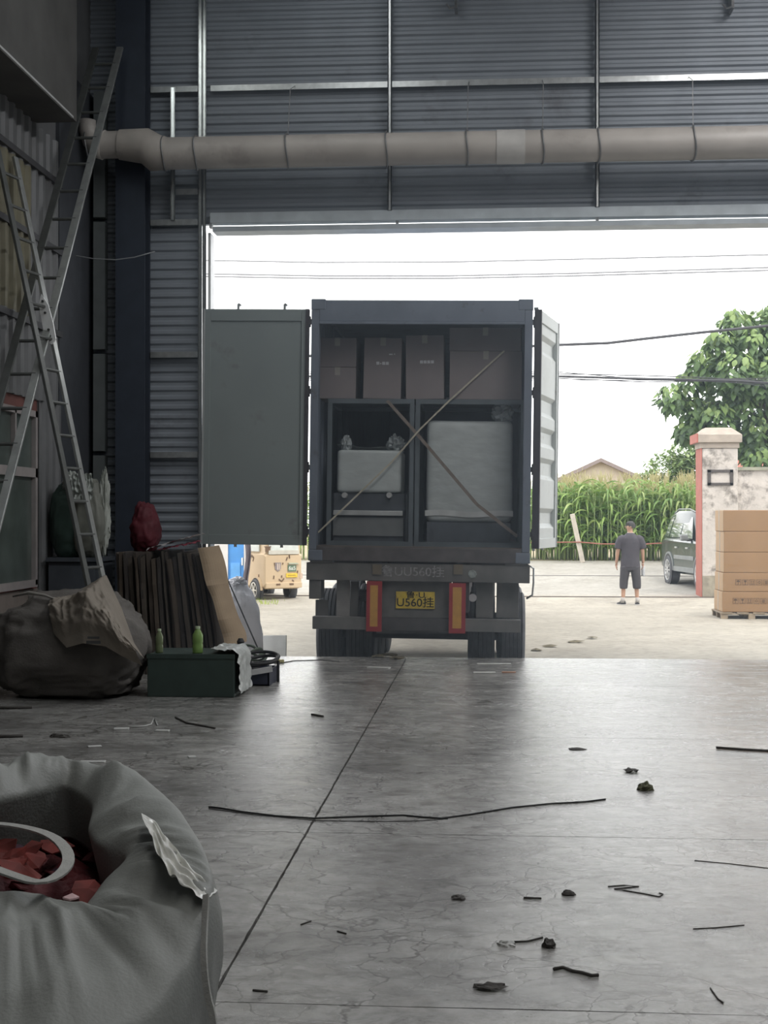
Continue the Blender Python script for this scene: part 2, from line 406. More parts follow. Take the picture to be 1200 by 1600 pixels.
# big H column in the corner and the slim pilaster beside it
b = MB(); b.bx(-4.09, -3.76, 15.22, 15.25, 0, ROOF).bx(-4.09, -3.76, 15.45, 15.48, 0, ROOF).bx(-3.925, -3.905, 15.25, 15.45, 0, ROOF)
b.build('steel_column', M('blue_black_column', (0.035, 0.045, 0.065), 0.6, 0.0, var=0.1), wb)
m_pil = M('pilaster_grey', (0.13, 0.145, 0.145), 0.6)
b = MB()
for z0, z1 in ((0, 2.25), (2.30, 3.38), (3.43, 4.85), (4.9, 6.3)): b.bx(-4.36, -4.23, 15.30, 15.42, z0, z1)
b.build('pilaster', m_pil, wb)

XL = -4.43
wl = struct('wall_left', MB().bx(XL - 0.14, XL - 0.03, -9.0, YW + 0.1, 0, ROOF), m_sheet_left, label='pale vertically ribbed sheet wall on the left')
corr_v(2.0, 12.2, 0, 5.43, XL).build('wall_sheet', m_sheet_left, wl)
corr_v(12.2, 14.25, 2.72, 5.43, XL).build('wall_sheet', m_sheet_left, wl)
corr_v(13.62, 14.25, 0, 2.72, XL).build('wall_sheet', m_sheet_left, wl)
MB().bx(XL - 0.03, XL - 0.005, 12.2, 13.62, 0, 0.86).build('dado', M('dado_plaster', (0.2, 0.17, 0.15), 0.8), wl)
MB().bx(XL - 0.03, XL + 0.01, 14.25, YW + 0.02, 0, 6.3).build('dark_panel', M('dark_panel_colour', (0.055, 0.06, 0.07), 0.7), wl)  # near-black stretch of wall beyond the ribbed sheets
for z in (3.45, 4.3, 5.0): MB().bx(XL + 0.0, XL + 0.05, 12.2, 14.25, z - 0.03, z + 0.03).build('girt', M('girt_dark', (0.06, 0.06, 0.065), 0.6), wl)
corr_v(12.2, 13.3, 3.5, 4.95, XL + 0.004).build('patch_sheet', M('yellowed_sheet', (0.17, 0.155, 0.10), 0.6), wl)
# bulkhead along the left wall
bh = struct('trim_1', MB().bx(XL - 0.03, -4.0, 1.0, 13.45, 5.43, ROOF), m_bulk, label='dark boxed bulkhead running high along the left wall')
MB().bar((-3.995, 1.0, 5.435), (-3.995, 13.3, 5.435), 0.02, 0.02).build('edge_angle', M('edge_angle_grey', (0.45, 0.45, 0.44), 0.5), bh)
struct('wall_right', MB().bx(9.0, 9.12, -9, YW + 0.1, -0.35, ROOF), m_sheet)
struct('wall_rear', MB().bx(-4.6, 9.1, -9.12, -9.0, -0.35, ROOF), m_sheet)
ce = MB()
for x0, x1, y0, y1 in ((-4.6, -3.9, -9, YW + 0.14), (-3.9, -3.34, -9, 6.8), (-3.9, -3.34, 12.4, YW + 0.14), (-3.34, -2.1, -9, YW + 0.14), (-2.1, -1.1, -9, 8.9), (-2.1, -1.1, 13.9, YW + 0.14), (-1.1, 0.5, -9, YW + 0.14), (0.5, 1.5, 4.0, YW + 0.14), (0.5, 1.5, -9, -4), (1.5, 3.1, -9, YW + 0.14), (3.1, 4.1, -9, 5), (3.1, 4.1, 13, YW + 0.14), (4.1, 9.1, -9, YW + 0.14)):
    ce.bx(x0, x1, y0, y1, ROOF, ROOF + 0.08)
ceil = struct('ceiling', ce, m_sheet)
m_poly = M('rooflight_polycarbonate', (0.8, 0.82, 0.82), 0.6, trans=0.6)
for x0, x1, y0, y1 in ((-3.9, -3.34, 6.8, 12.4), (-2.1, -1.1, 8.9, 13.9), (0.5, 1.5, -4, 4), (3.1, 4.1, 5, 13)): MB().bx(x0, x1, y0, y1, ROOF + 0.09, ROOF + 0.1).build('rooflight', m_poly, ceil)

# window in the left wall
win = struct('window_1', MB().bx(XL - 0.03, XL - 0.02, 12.2, 13.62, 0.86, 2.72), M('window_reveal_red', (0.16, 0.06, 0.05), 0.7), label='aluminium window with two panes in the left wall')
m_alu = M('aluminium_frame', (0.42, 0.38, 0.37), 0.45, 0.3)
m_glass = M('dusty_glass', (0.09, 0.11, 0.10), 0.25, var=0.3, scale=2, spec=0.5)
fr = MB()
for y0, y1, z0, z1 in ((12.25, 12.31, 0.9, 2.6), (13.42, 13.48, 0.9, 2.6), (12.25, 13.48, 0.88, 0.95), (12.25, 13.48, 2.54, 2.6), (12.25, 13.48, 1.95, 2.04), (12.82, 12.86, 2.0, 2.6)):
    fr.bx(XL - 0.02, XL + 0.035, y0, y1, z0, z1)
fr.build('window_frame', m_alu, win)
MB().bx(XL - 0.018, XL - 0.008, 12.3, 13.43, 0.94, 1.97).build('pane', m_glass, win)
MB().bx(XL - 0.018, XL - 0.008, 12.3, 12.83, 2.03, 2.55).build('pane', m_glass, win)
MB().bx(XL - 0.018, XL - 0.008, 12.85, 13.43, 2.03, 2.55).build('pane', m_glass, win)

# ------------------------------------------------------------------ outdoors: ground
def gz(Y):
    pts = [(0, -0.28), (29.5, -0.28), (31.5, -0.2), (36, -0.1), (37.6, 0.02), (43, 0.26), (90, 0.5)]
    for (a, za), (b_, zb) in zip(pts[:-1], pts[1:]):
        if Y <= b_: return za + (zb - za) * (Y - a) / (b_ - a)
    return pts[-1][1]
def ground(name, y0, y1, mat, label, n=1, x0=-40, x1=40, dz=0.0):
    b = MB(); cuts = sorted({y0, y1} | {y for y in (29.5, 31.5, 36, 37.6, 43) if y0 < y < y1})
    vs = []; 
    for y in cuts: vs += [(x0, y, gz(y) + dz), (x1, y, gz(y) + dz), (x1, y, gz(y) - 0.4), (x0, y, gz(y) - 0.4)]
    fs = []
    for i in range(len(cuts) - 1):
        a = i * 4; c = a + 4
        for j in range(4): fs.append((a + j, a + (j + 1) % 4, c + (j + 1) % 4, c + j))
    fs += [(0, 1, 2, 3), tuple(len(vs) - 4 + k for k in (3, 2, 1, 0))]
    b.add(vs, fs); return struct(name, b, mat, label=label)
yard = ground('yard', EDGE - 0.02, 32.0, m_yard, 'pale sunlit concrete yard outside the doorway')
ground('road', 32.0, 43.0, m_road, 'pale concrete road beyond the gate')
ground('field', 43.0, 90.0, m_soil, 'soil of the maize field')
MB().bx(-6, 12, 31.42, 31.47, gz(31.45) - 0.02, gz(31.45) + 0.018).build('gate_rail', M('rusty_rail', (0.09, 0.07, 0.06), 0.7), yard)
MB().bx(-12, 14, 37.55, 37.75, gz(37.6) - 0.05, gz(37.6) + 0.012).build('road_joint', M('road_joint_grey', (0.22, 0.21, 0.2), 0.9), yard)

# ------------------------------------------------------------------ the lorry's trailer, its container and the cargo
TM = Matrix.Translation((-0.745, 15.37, 1.07)) @ Matrix.Rotation(math.radians(0.75), 4, 'Y')
TMI = TM.inverted()
def tl(u, v, yl):                     # pixel -> trailer frame at depth yl behind the rear face
    return TMI @ P(u, v, 15.37 + yl)
m_cont = M('container_grey_blue', (0.16, 0.185, 0.23), 0.6, 0.05, var=0.12, scale=3, dark=(0.10, 0.09, 0.085), dscale=4, damt=0.2)
m_cont_in = M('container_inside', (0.19, 0.22, 0.27), 0.7, var=0.1, scale=2)
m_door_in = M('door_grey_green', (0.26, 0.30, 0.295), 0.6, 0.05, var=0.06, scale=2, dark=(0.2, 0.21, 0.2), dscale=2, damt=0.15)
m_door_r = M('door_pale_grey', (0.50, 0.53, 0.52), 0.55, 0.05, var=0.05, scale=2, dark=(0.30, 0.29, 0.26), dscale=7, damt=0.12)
m_gasket = M('door_gasket', (0.045, 0.04, 0.045), 0.7)
W2 = 1.22; H = 2.89; LEN = 12.19
ct = thing('shipping_container', (0, 0, 0), 'dark blue-grey shipping container with open doors on the trailer', 'container', matrix=TM)
b = MB()
for sx in (-1, 1): MB().bx(sx * (W2 - 0.09), sx * (W2 - 0.003), 0.003, 0.16, 0.122, H - 0.122).build('corner_post', m_cont, ct, bevel=0.006)
b = MB(); b.bx(-W2 + 0.09, W2 - 0.09, 0.005, 0.15, H - 0.25, H - 0.012); b.bx(-W2 + 0.09, W2 - 0.09, -0.015, 0.03, H - 0.28, H - 0.25); b.build('header', m_cont, ct, bevel=0.008)
MB().bx(-W2 + 0.09, W2 - 0.09, 0.005, 0.16, 0.0, 0.155).build('sill', M('sill_rusty', (0.095, 0.085, 0.085), 0.7, var=0.3, scale=6), ct, bevel=0.008)
for sx in (-1, 1):
    for zc in (0.06, H - 0.06):
        for yc in (0.09, LEN - 0.09): MB().box((sx * (W2 - 0.08), yc, zc), (0.162, 0.18, 0.121)).build('corner_casting', m_cont, ct, bevel=0.01)
def side_wall(sx):
    b = MB(); prof = []; y = 0.16; x = sx * (W2 - 0.02)
    while y < LEN - 0.1:
        for t, a in ((0, 0), (0.25, 0), (0.5, 1), (0.75, 1)): prof.append((x - sx * 0.036 * a, y + t * 0.28))
        y += 0.28
    n = len(prof); vs = [(p[0], p[1], z) for z in (0.1, H - 0.06) for p in prof]
    b.add(vs, [(i, i + 1, n + i + 1, n + i) for i in range(n - 1)]); return b
for sx in (-1, 1):
    side_wall(sx).build('side_wall', m_cont_in, ct)
    MB().bx(sx * (W2 - 0.07), sx * W2, 0.16, LEN, 0.0, 0.15).build('bottom_rail', m_cont, ct)
    MB().bx(sx * (W2 - 0.06), sx * W2, 0.16, LEN, H - 0.07, H - 0.01).build('top_rail', m_cont, ct)
MB().bx(-W2 + 0.05, W2 - 0.05, 0.1, LEN, H - 0.03, H - 0.015).build('roof', m_cont, ct)
MB().bx(-W2 + 0.05, W2 - 0.05, LEN - 0.08, LEN, 0.05, H - 0.03).build('end_wall', m_cont_in, ct)
MB().bx(-W2 + 0.06, W2 - 0.06, 0.02, LEN - 0.08, 0.12, 0.165).build('floor_boards', M('container_floor_ply', (0.12, 0.10, 0.09), 0.8, var=0.2), ct)

# doors ---------------------------------------------------------------------------------------------------
DW, DZ0, DZ1 = 1.12, 0.165, 2.775
def door_panel(width, name_mat, amp, flip, ribs):
    """door in its own frame: hinge edge at x=0, runs to x=width; inner face at y=0 (towards -y), outer at y=.06; corrugation pressed in"""
    b = MB(); fr_ = 0.075
    for x0, x1, z0, z1 in ((0, fr_, DZ0, DZ1), (width - fr_, width, DZ0, DZ1), (fr_, width - fr_, DZ0, DZ0 + 0.11), (fr_, width - fr_, DZ1 - 0.13, DZ1)):
        b.bx(x0, x1, 0.0, 0.06, z0, z1)
    prof = [(0.018, DZ0 + 0.11)]
    for zc, hw in ribs:
        prof += [(0.018, zc - hw - 0.05), (0.018 + amp, zc - hw), (0.018 + amp, zc + hw), (0.018, zc + hw + 0.05)]
    prof.append((0.018, DZ1 - 0.13))
    n = len(prof); vs = [(x, p[0], p[1]) for x in (fr_, width - fr_) for p in prof] + [(x, p[0] + 0.004, p[1]) for x in (fr_, width - fr_) for p in prof]
    b.add(vs, [(i, i + 1, n + i + 1, n + i) for i in range(n - 1)] + [(2 * n + i, 3 * n + i, 3 * n + i + 1, 2 * n + i + 1) for i in range(n - 1)])
    return b
def add_door(side):
    # local frame of the door placed at the hinge; side -1 left, +1 right
    if side < 0:
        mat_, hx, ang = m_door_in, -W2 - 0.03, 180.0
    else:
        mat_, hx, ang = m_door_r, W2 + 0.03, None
    ribs = [(0.62, 0.06), (1.12, 0.06), (1.62, 0.06), (2.12, 0.06)] if side > 0 else []
    DW = 1.165 if side < 0 else 1.12
    b = door_panel(DW, mat_, 0.036, False, [(0.5, 0.06), (1.05, 0.07), (1.40, 0.06), (1.75, 0.07), (2.42, 0.06)] if side > 0 else [])
    if side < 0:
        R = Matrix.Diagonal((-1, 1, 1, 1)) ; X = Matrix.Translation((hx, 0.0, 0)) @ R
    else:
        d = Vector((0.255, 1.10, 0)).normalized()           # swung back along the container's side
        R = Matrix(((d.x, -d.y * -1, 0, 0), (d.y, -d.x, 0, 0), (0, 0, 1, 0), (0, 0, 0, 1)))
        # inner face must look away from the container: local -y -> outwards (+x)
        R = Matrix(((d.x, -d.y, 0, 0), (d.y, d.x, 0, 0), (0, 0, 1, 0), (0, 0, 0, 1)))
        X = Matrix.Translation((hx + 0.05, -0.02, 0)) @ R
    def xf(bb):
        bb.v = [tuple(X @ Vector(p)) for p in bb.v]; return bb
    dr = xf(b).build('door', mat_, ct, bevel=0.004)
    xf(MB().bx(-0.008, 0.03, -0.012, 0.066, DZ0, DZ1)).build('gasket', m_gasket, dr)
    xf(MB().bx(DW - 0.012, DW + 0.008, -0.008, 0.066, DZ0, DZ1)).build('edge_strip', M('edge_strip_pale', (0.42, 0.44, 0.44), 0.5), dr)
    for k in (0.28, 0.80):      # locking rods on the outer face with their cam ends sticking out above
        xf(MB().cyl((k, 0.10, DZ0 - 0.03), (k, 0.10, DZ1 + 0.07), 0.017, n=10)).build('locking_rod', m_steel, dr, smooth=True)
        c = MB(); c.add([(k, 0.075, DZ1 + 0.035), (k, 0.125, DZ1 + 0.035), (k - 0.035, 0.125, DZ1 + 0.06), (k, 0.125, DZ1 + 0.085), (k, 0.075, DZ1 + 0.085), (k - 0.035, 0.075, DZ1 + 0.06)], [(0, 1, 2, 5), (5, 2, 3, 4), (0, 5, 4), (1, 3, 2), (0, 4, 3, 1)])
        xf(c).build('cam', m_steel, dr)
    for z in (0.32, 1.03, 1.87, 2.64):
        s = side
        hb = MB().box((s * (W2 + 0.02), 0.03, z), (0.09, 0.05, 0.055)).cyl((s * (W2 + 0.018), 0.03, z - 0.06), (s * (W2 + 0.018), 0.03, z + 0.06), 0.014, n=8)
        hb.build('hinge', m_gasket, ct)
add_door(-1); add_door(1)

# chassis ----------------------------------------------------------------------------------------------------
m_ch = M('chassis_dark', (0.075, 0.07, 0.07), 0.7, 0.1, var=0.35, scale=5)
m_ch2 = M('chassis_grey_dust', (0.14, 0.135, 0.13), 0.8, var=0.3, scale=4)
ZG = -0.28 - 1.07                       # yard level in the trailer frame
tr = thing('semi_trailer', (0, 0, ZG), 'dusty container semi-trailer chassis with yellow number plate and dual tyres', 'trailer', matrix=TM)
MB().bx(-1.24, 1.22, 0.03, 0.15, -0.215, -0.02).build('rear_beam', m_ch2, tr, bevel=0.006)
for sx in (-1, 1):
    MB().bx(sx * 0.42, sx * 0.56, 0.1, 11.8, -0.55, -0.02).build('main_rail', m_ch, tr)
    MB().bx(sx * 0.95, sx * 1.2, 0.02, 0.2, -0.02, 0.0).build('twist_lock_pad', m_ch2, tr)
for y in (1.2, 2.5, 4, 5.5, 7, 8.5, 10, 11.5): MB().bx(-1.18, 1.18, y, y + 0.12, -0.2, -0.02).build('cross_member', m_ch, tr)
pl = [tl(u, v, 0.12) for u, v in ((588, 908), (706, 908), (706, 990), (588, 990))]
MB().prism([(p.x, p.z) for p in pl], 0.12, 0.15).build('back_plate', m_ch2, tr)
a, c = tl(488, 963, 0.02), tl(813, 989, 0.02)
MB().bx(a.x, tl(588, 963, 0.02).x, 0.03, 0.13, c.z, a.z).build('underrun_bar', m_ch2, tr, bevel=0.006)
MB().bx(tl(724, 963, 0.02).x, c.x, 0.03, 0.13, c.z, a.z).build('underrun_bar', m_ch2, tr, bevel=0.006)
MB().bx(tl(588, 0, 0.02).x, tl(724, 0, 0.02).x, 0.055, 0.12, c.z, a.z).build('underrun_bar', m_ch, tr)
for u in (583, 714):
    p = tl(u, 905, 0.06); MB().bx(p.x - 0.05, p.x + 0.05, 0.13, 0.25, c.z, -0.2).build('bumper_bracket', m_ch, tr)
m_red = M('reflector_red', (0.34, 0.035, 0.04), 0.45, var=0.15); m_yel = M('reflector_yellow', (0.56, 0.30, 0.06), 0.45, var=0.12, scale=12)
for u0, u1, v0, v1 in ((573, 596, 908, 987), (702, 727, 911, 990)):
    p, q = tl(u0, v0, 0.0), tl(u1, v1, 0.0)
    r = MB().bx(p.x, q.x, 0.0, 0.03, q.z, p.z).build('reflector_board', m_red, tr)
    MB().bx(p.x + 0.04, q.x - 0.045, -0.004, 0.0, q.z + 0.055, p.z - 0.045).build('yellow_panel', m_yel, r)
m_plate = M('plate_yellow', (0.62, 0.46, 0.05), 0.5, var=0.18, scale=14, dark=(0.35, 0.22, 0.05), dscale=9, damt=0.25)
m_ink = M('plate_black', (0.02, 0.018, 0.015), 0.6)
p, q = tl(619, 924, 0.1), tl(679, 951.5, 0.1)
npl = MB().bx(p.x, q.x, 0.10, 0.106, q.z, p.z).build('number_plate', m_plate, tr)
cx = (p.x + q.x) / 2
RX = (math.pi / 2, 0, 0)
text_mesh('plate_lettering', '鲁·U', 0.085, m_ink, npl, (cx, 0.0985, p.z - 0.04), RX, sx=1.3)
text_mesh('plate_lettering', 'U560挂', 0.125, m_ink, npl, (cx, 0.0985, q.z + 0.062), RX, sx=1.05)
text_mesh('painted_number', '鲁UU560挂', 0.135, M('faded_white_paint', (0.30, 0.29, 0.30), 0.8, var=0.5, scale=25, dark=(0.14, 0.135, 0.13), dscale=14, damt=0.5), tr, (tl(645, 894, 0.02).x, 0.027, tl(645, 894, 0.02).z), RX, sx=1.05)
p = tl(738.5, 934, 0.14); MB().lathe([(0.0, 0.0), (0.042, 0.0), (0.045, 0.02), (0.045, 0.05), (0, 0.05)], (p.x, 0.11, p.z), 'Y', 16).build('tail_lamp', M('lamp_grey', (0.45, 0.44, 0.45), 0.4), tr)
p = tl(738, 897, 0.1); MB().lathe([(0, 0.0), (0.04, 0), (0.05, 0.012), (0.0, 0.012)], (p.x, 0.018, p.z), 'Y', 9).build('reflector_disc', M('dusty_disc', (0.26, 0.29, 0.28), 0.6, var=0.3, scale=30), tr)
for u in (590, 716): 
    p = tl(u, 890, 0.1); MB().bx(p.x - 0.05, p.x + 0.05, 0.016, 0.03, p.z - 0.05, p.z + 0.06).build('marker_plate', M('marker_brown', (0.17, 0.14, 0.10), 0.7), tr)
# brackets, boxes and mud flaps hanging behind the wheels
for u0, u1, v0, v1, y0, y1, nm, mt in ((483, 501, 906, 936, 0.05, 0.4, 'lamp_box', m_ch2), (493, 512, 937, 966, 0.25, 0.29, 'mud_flap', m_ch2), (526, 546, 905, 966, 0.16, 0.2, 'mud_flap', M('flap_pale', (0.26, 0.25, 0.24), 0.8, var=0.2)),
                                       (548, 560, 908, 966, 0.2, 0.26, 'bracket', m_ch2), (744, 770, 908, 966, 0.16, 0.19, 'mud_flap', m_ch2), (776, 810, 910, 966, 0.2, 0.23, 'mud_flap', m_ch2)):
    p, q = tl(u0, v0, y0), tl(u1, v1, y0); MB().bx(p.x, q.x, y0, y1, q.z, p.z).build(nm, mt, tr, bevel=0.005)
p = tl(556, 930, 0.3); MB().cyl((p.x - 0.05, 0.28, p.z), (p.x + 0.2, 0.28, p.z), 0.07, n=14).build('brake_chamber', m_ch, tr, smooth=True)
p = tl(828, 905, 0.3)
MB().tube([(1.2, 0.3, -0.02), (1.27, 0.3, -0.06), (1.27, 0.3, -0.22), (1.26, 0.35, -0.36), (1.2, 0.4, -0.4)], 0.012, 6).build('air_hose', m_steel, tr, smooth=True)
def tyre(x0, x1, y, z, R=0.5):
    wdt = x1 - x0; b = MB(); h = wdt / 2; pr = []
    pr += [(0.30, 0.03), (0.42, 0.0), (0.47, 0.012)]
    k = 5; g0, g1 = 0.04, wdt - 0.04
    pr.append((R - 0.006, g0 - 0.006))
    for i in range(k):
        a = g0 + (g1 - g0) * i / k; c_ = g0 + (g1 - g0) * (i + 1) / k
        pr += [(R, a), (R, c_ - 0.014), (R - 0.016, c_ - 0.011), (R - 0.016, c_ - 0.003)]
    pr += [(R - 0.006, g1 + 0.006), (0.47, wdt - 0.012), (0.42, wdt), (0.30, wdt - 0.03), (0.30, 0.03)]
    b.lathe(pr, (x0, y, z), 'X', 40); return b
ZT = ZG + 0.498
for ax in (1.0, 2.31, 3.62):
    s_ax = MB().cyl((-0.95, ax, ZT), (0.95, ax, ZT), 0.075, n=12).build('axle', m_ch, tr, smooth=True)
    for x0, x1 in ((-1.19, -0.885), (-0.845, -0.54), (0.545, 0.85), (0.89, 1.195)):
        t = tyre(x0, x1, ax, ZT).build('tyre', m_tyre, tr, auto=40)
        xm = (x0 + x1) / 2
        MB().lathe([(0.0, -0.09), (0.1, -0.09), (0.12, -0.02), (0.28, -0.02), (0.305, -0.1), (0.305, 0.1), (0.27, 0.06), (0.0, 0.04)], (xm, ax, ZT), 'X', 24).build('wheel_rim', m_ch2, t, smooth=False)
    for sx in (-1, 1): MB().bx(sx * 0.62, sx * 0.72, ax - 0.5, ax + 0.5, ZT + 0.06, ZT + 0.14).build('leaf_spring', m_ch, tr)
for sx in (-1, 1): MB().bx(sx * 0.75, sx * 0.9, 9.0, 9.15, ZG, -0.2).bx(sx * 0.68, sx * 0.97, 8.9, 9.25, ZG, ZG + 0.03).build('landing_leg', m_ch, tr)

# cargo ---------------------------------------------------------------------------------------------------------
m_card = M('cargo_cardboard', (0.235, 0.205, 0.205), 0.8, var=0.08, scale=3)
m_tape = M('parcel_tape', (0.34, 0.31, 0.28), 0.4)
m_print = M('white_print', (0.62, 0.62, 0.64), 0.7)
m_frame = M('cargo_frame_steel', (0.11, 0.13, 0.145), 0.55, 0.1)
m_wrap = M('white_wrap_film', (0.46, 0.50, 0.50), 0.35, var=0.10, scale=5, bump=0.25, bscale=7, stretch=(1, 1, 2.2))
m_clear = M('crumpled_film', (0.42, 0.46, 0.47), 0.25, var=0.2, scale=10, alpha=0.75)
FZ = 0.165
def carton(u0, u1, v0, v1, y, depth, label, tilt=0.0, prints=(), zbase=None):
    p, q = tl(u0, v1, y), tl(u1, v0, y)
    z0 = p.z if zbase is None else zbase
    base = ((p.x + q.x) / 2, y + depth / 2, z0)
    root = thing('carton', base, label, 'box', 'cartons loaded on top of the frames in the container', matrix=TM)
    h_ = q.z - z0
    MB().bx(p.x, q.x, y, y + depth, z0, q.z).build('box_body', m_card, root, bevel=0.006)
    MB().bx(base[0] - 0.03, base[0] + 0.03, y - 0.002, y + depth * 0.6, q.z, q.z + 0.002).bx(base[0] - 0.03, base[0] + 0.03, y - 0.003, y, q.z - 0.09, q.z + 0.001).build('tape', m_tape, root)
    for i, (u, v, txt, sz) in enumerate(prints):
        t = tl(u, v, y); text_mesh('printed_mark', txt, sz, m_print, root, (t.x, y - 0.003, t.z), RX)
    if tilt: root.matrix_world = TM @ Matrix.Translation(Vector(base)) @ Matrix.Rotation(math.radians(tilt), 4, 'Y')
    return root, q.z
SH = tl(600, 624, 0.5).z             # top of the frames
_, zl = carton(498, 556, 574, 624, 0.45, 0.6, 'lower carton of the pair at the top left inside the container', zbase=SH)
carton(497, 557, 528, 574, 0.46, 0.6, 'upper carton of the pair at the top left inside the container', zbase=zl + 0.003)
carton(567, 627, 528, 624, 0.44, 0.6, 'carton with a white printed line, second from the left inside the container', 0.8, ((597, 568, '■▪■■', 0.045), (612, 553, '▬ ▪', 0.04)), SH)
carton(634, 695, 524, 624, 0.44, 0.6, 'carton with a white label strip, between the printed carton and the wide ones', -0.9, ((668, 566, '■■■■', 0.045),), SH)
_, zr = carton(702, 816, 549, 624, 0.42, 0.7, 'wide lower carton at the top right inside the container', zbase=SH)
carton(702, 815, 512, 549, 0.43, 0.7, 'wide upper carton just under the container header at right', zbase=zr + 0.003)

def cargo_frame(u0, u1, label):
    a, c_ = tl(u0, 626, 0.45), tl(u1, 846, 0.45)
    x0, x1, y0, y1 = a.x, c_.x, 0.42, 1.6
    root = thing('machine_frame', ((x0 + x1) / 2, (y0 + y1) / 2, FZ), label, 'frame', 'steel frames inside the container', matrix=TM)
    t = 0.05
    for x in (x0, x1 - t):
        for y in (y0, y1 - t): MB().bx(x, x + t, y, y + t, FZ, SH - 0.05).build('post', m_frame, root)
    for x in (x0, x1 - t): MB().bx(x, x + t, y0 + t, y1 - t, SH - 0.055, SH - 0.006).build('side_rail', m_frame, root)
    for y in (y0, y1 - t):
        MB().bx(x0, x1, y, y + t, SH - 0.055, SH - 0.006).build('top_rail', m_frame, root)
        MB().bx(x0 + t, x1 - t, y, y + t, FZ, FZ + 0.05).build('bottom_rail', m_frame, root)
    MB().bx(x0, x1, y0, y1, SH - 0.006, SH - 0.001).build('top_sheet', m_frame, root)
    return x0 + t, x1 - t
cargo_frame(513, 645, 'left dark steel frame holding the wrapped machine with knobs')
cargo_frame(650, 818, 'right dark steel frame around the large white wrapped block')
# machine on the left: base with two knobs, a bright bar and a grey lower panel
p, q = tl(521, 770, 0.55), tl(632, 845, 0.55)
mz = thing('packing_machine', ((p.x + q.x) / 2, 0.9, FZ), 'dark machine base with two round knobs and a bright bar', 'machine', matrix=TM)
MB().bx(p.x, q.x, 0.56, 1.3, FZ + 0.0, p.z).build('base_body', m_steel_dark, mz, bevel=0.01)
t0, t1 = tl(519, 797, 0.5), tl(629, 806, 0.5)
MB().bx(t0.x + 0.012, t1.x, 0.50, 0.56, t1.z, t0.z).build('front_bar', M('bright_bar', (0.50, 0.52, 0.52), 0.4, 0.3), mz, bevel=0.004)
t0, t1 = tl(519, 808, 0.54), tl(630, 838, 0.54); MB().bx(t0.x + 0.012, t1.x, 0.535, 0.56, t1.z, t0.z).build('lower_panel', M('panel_grey', (0.17, 0.18, 0.18), 0.6), mz)
for u in (538.5, 608): 
    t = tl(u, 772, 0.53)
    MB().lathe([(0, -0.04), (0.03, -0.04), (0.036, -0.02), (0.036, 0.03), (0, 0.03)], (t.x, 0.53, t.z - 0.015), 'Y', 8).build('knob', M('knob_pale', (0.42, 0.43, 0.43), 0.45), mz)
t = tl(637, 770, 0.5); MB().bx(t.x - 0.016, t.x + 0.006, 0.5, 0.55, FZ, t.z + 0.02).build('side_latch', m_steel_dark, mz)
# wrapped carton on that base
def soft_box(x0, x1, y0, y1, z0, z1, amp, seed, e=0.12, nu=30, nv=40):
    """rounded box with film wrinkles"""
    cx, cy, cz = (x0 + x1) / 2, (y0 + y1) / 2, (z0 + z1) / 2; hx, hy, hz = (x1 - x0) / 2, (y1 - y0) / 2, (z1 - z0) / 2
    def sgnp(a): return math.copysign(abs(a) ** e, a)
    def fn(u, v):
        th = -math.pi + 2 * math.pi * v; ph = -math.pi / 2 + math.pi * u
        d = Vector((sgnp(math.cos(ph)) * sgnp(math.cos(th)), sgnp(math.cos(ph)) * sgnp(math.sin(th)), sgnp(math.sin(ph))))
        p_ = Vector((cx + hx * d.x, cy + hy * d.y, cz + hz * d.z))
        k = amp * (ridge(p_, 4.0, seed) + 0.5 * ridge(p_, 9, seed + 1)) * 0.5
        return p_ + Vector((d.x, d.y, d.z)).normalized() * (k - amp * 0.6)
    b = MB(); b.grid(fn, nu, nv, wrap_v=True); return b
def crumple(c, d, seed, mat, name, parent, n=22):
    def fn(u, v):
        th = 2 * math.pi * v; ph = -math.pi / 2 + math.pi * u
        q_ = Vector((math.cos(ph) * math.cos(th), math.cos(ph) * math.sin(th), math.sin(ph)))
        k = 0.75 + 0.45 * ridge(q_, 2.1, seed) + 0.25 * ridge(q_, 5, seed + 2)
        return (c[0] + q_.x * d[0] * k, c[1] + q_.y * d[1] * k, c[2] + q_.z * d[2] * k)
    return MB().grid(fn, n, n + 6, wrap_v=True).build(name, mat, parent)
a, c_ = tl(525, 768, 0.5), tl(628, 703, 0.5)
ww = thing('wrapped_carton', ((a.x + c_.x) / 2, 0.9, p.z), 'pale carton under crumpled clear film on the knobbed machine', 'box', matrix=TM)
soft_box(a.x, c_.x, 0.52, 1.25, p.z + 0.004, c_.z, 0.01, 3).build('wrapped_body', m_wrap, ww, auto=50)
t = tl(618, 693, 0.6); crumple((t.x, 0.66, t.z - 0.02), (0.085, 0.08, 0.10), 5, m_clear, 'film_knot', ww)
t = tl(548, 695, 0.6)
def fl(u, v):
    x = a.x + (c_.x - a.x) * u
    return (x, 0.55 + 0.5 * v, c_.z + 0.008 + 0.05 * (0.5 + 0.5 * ridge((x, v, 0), 5, 2)) * (0.35 + abs(2 * u - 1)) * (1 - 0.5 * v))
MB().grid(fl, 26, 8).build('loose_film', m_clear, ww)
crumple((a.x + 0.1, 0.62, c_.z + 0.06), (0.05, 0.05, 0.09), 9, m_clear, 'film_corner', ww)
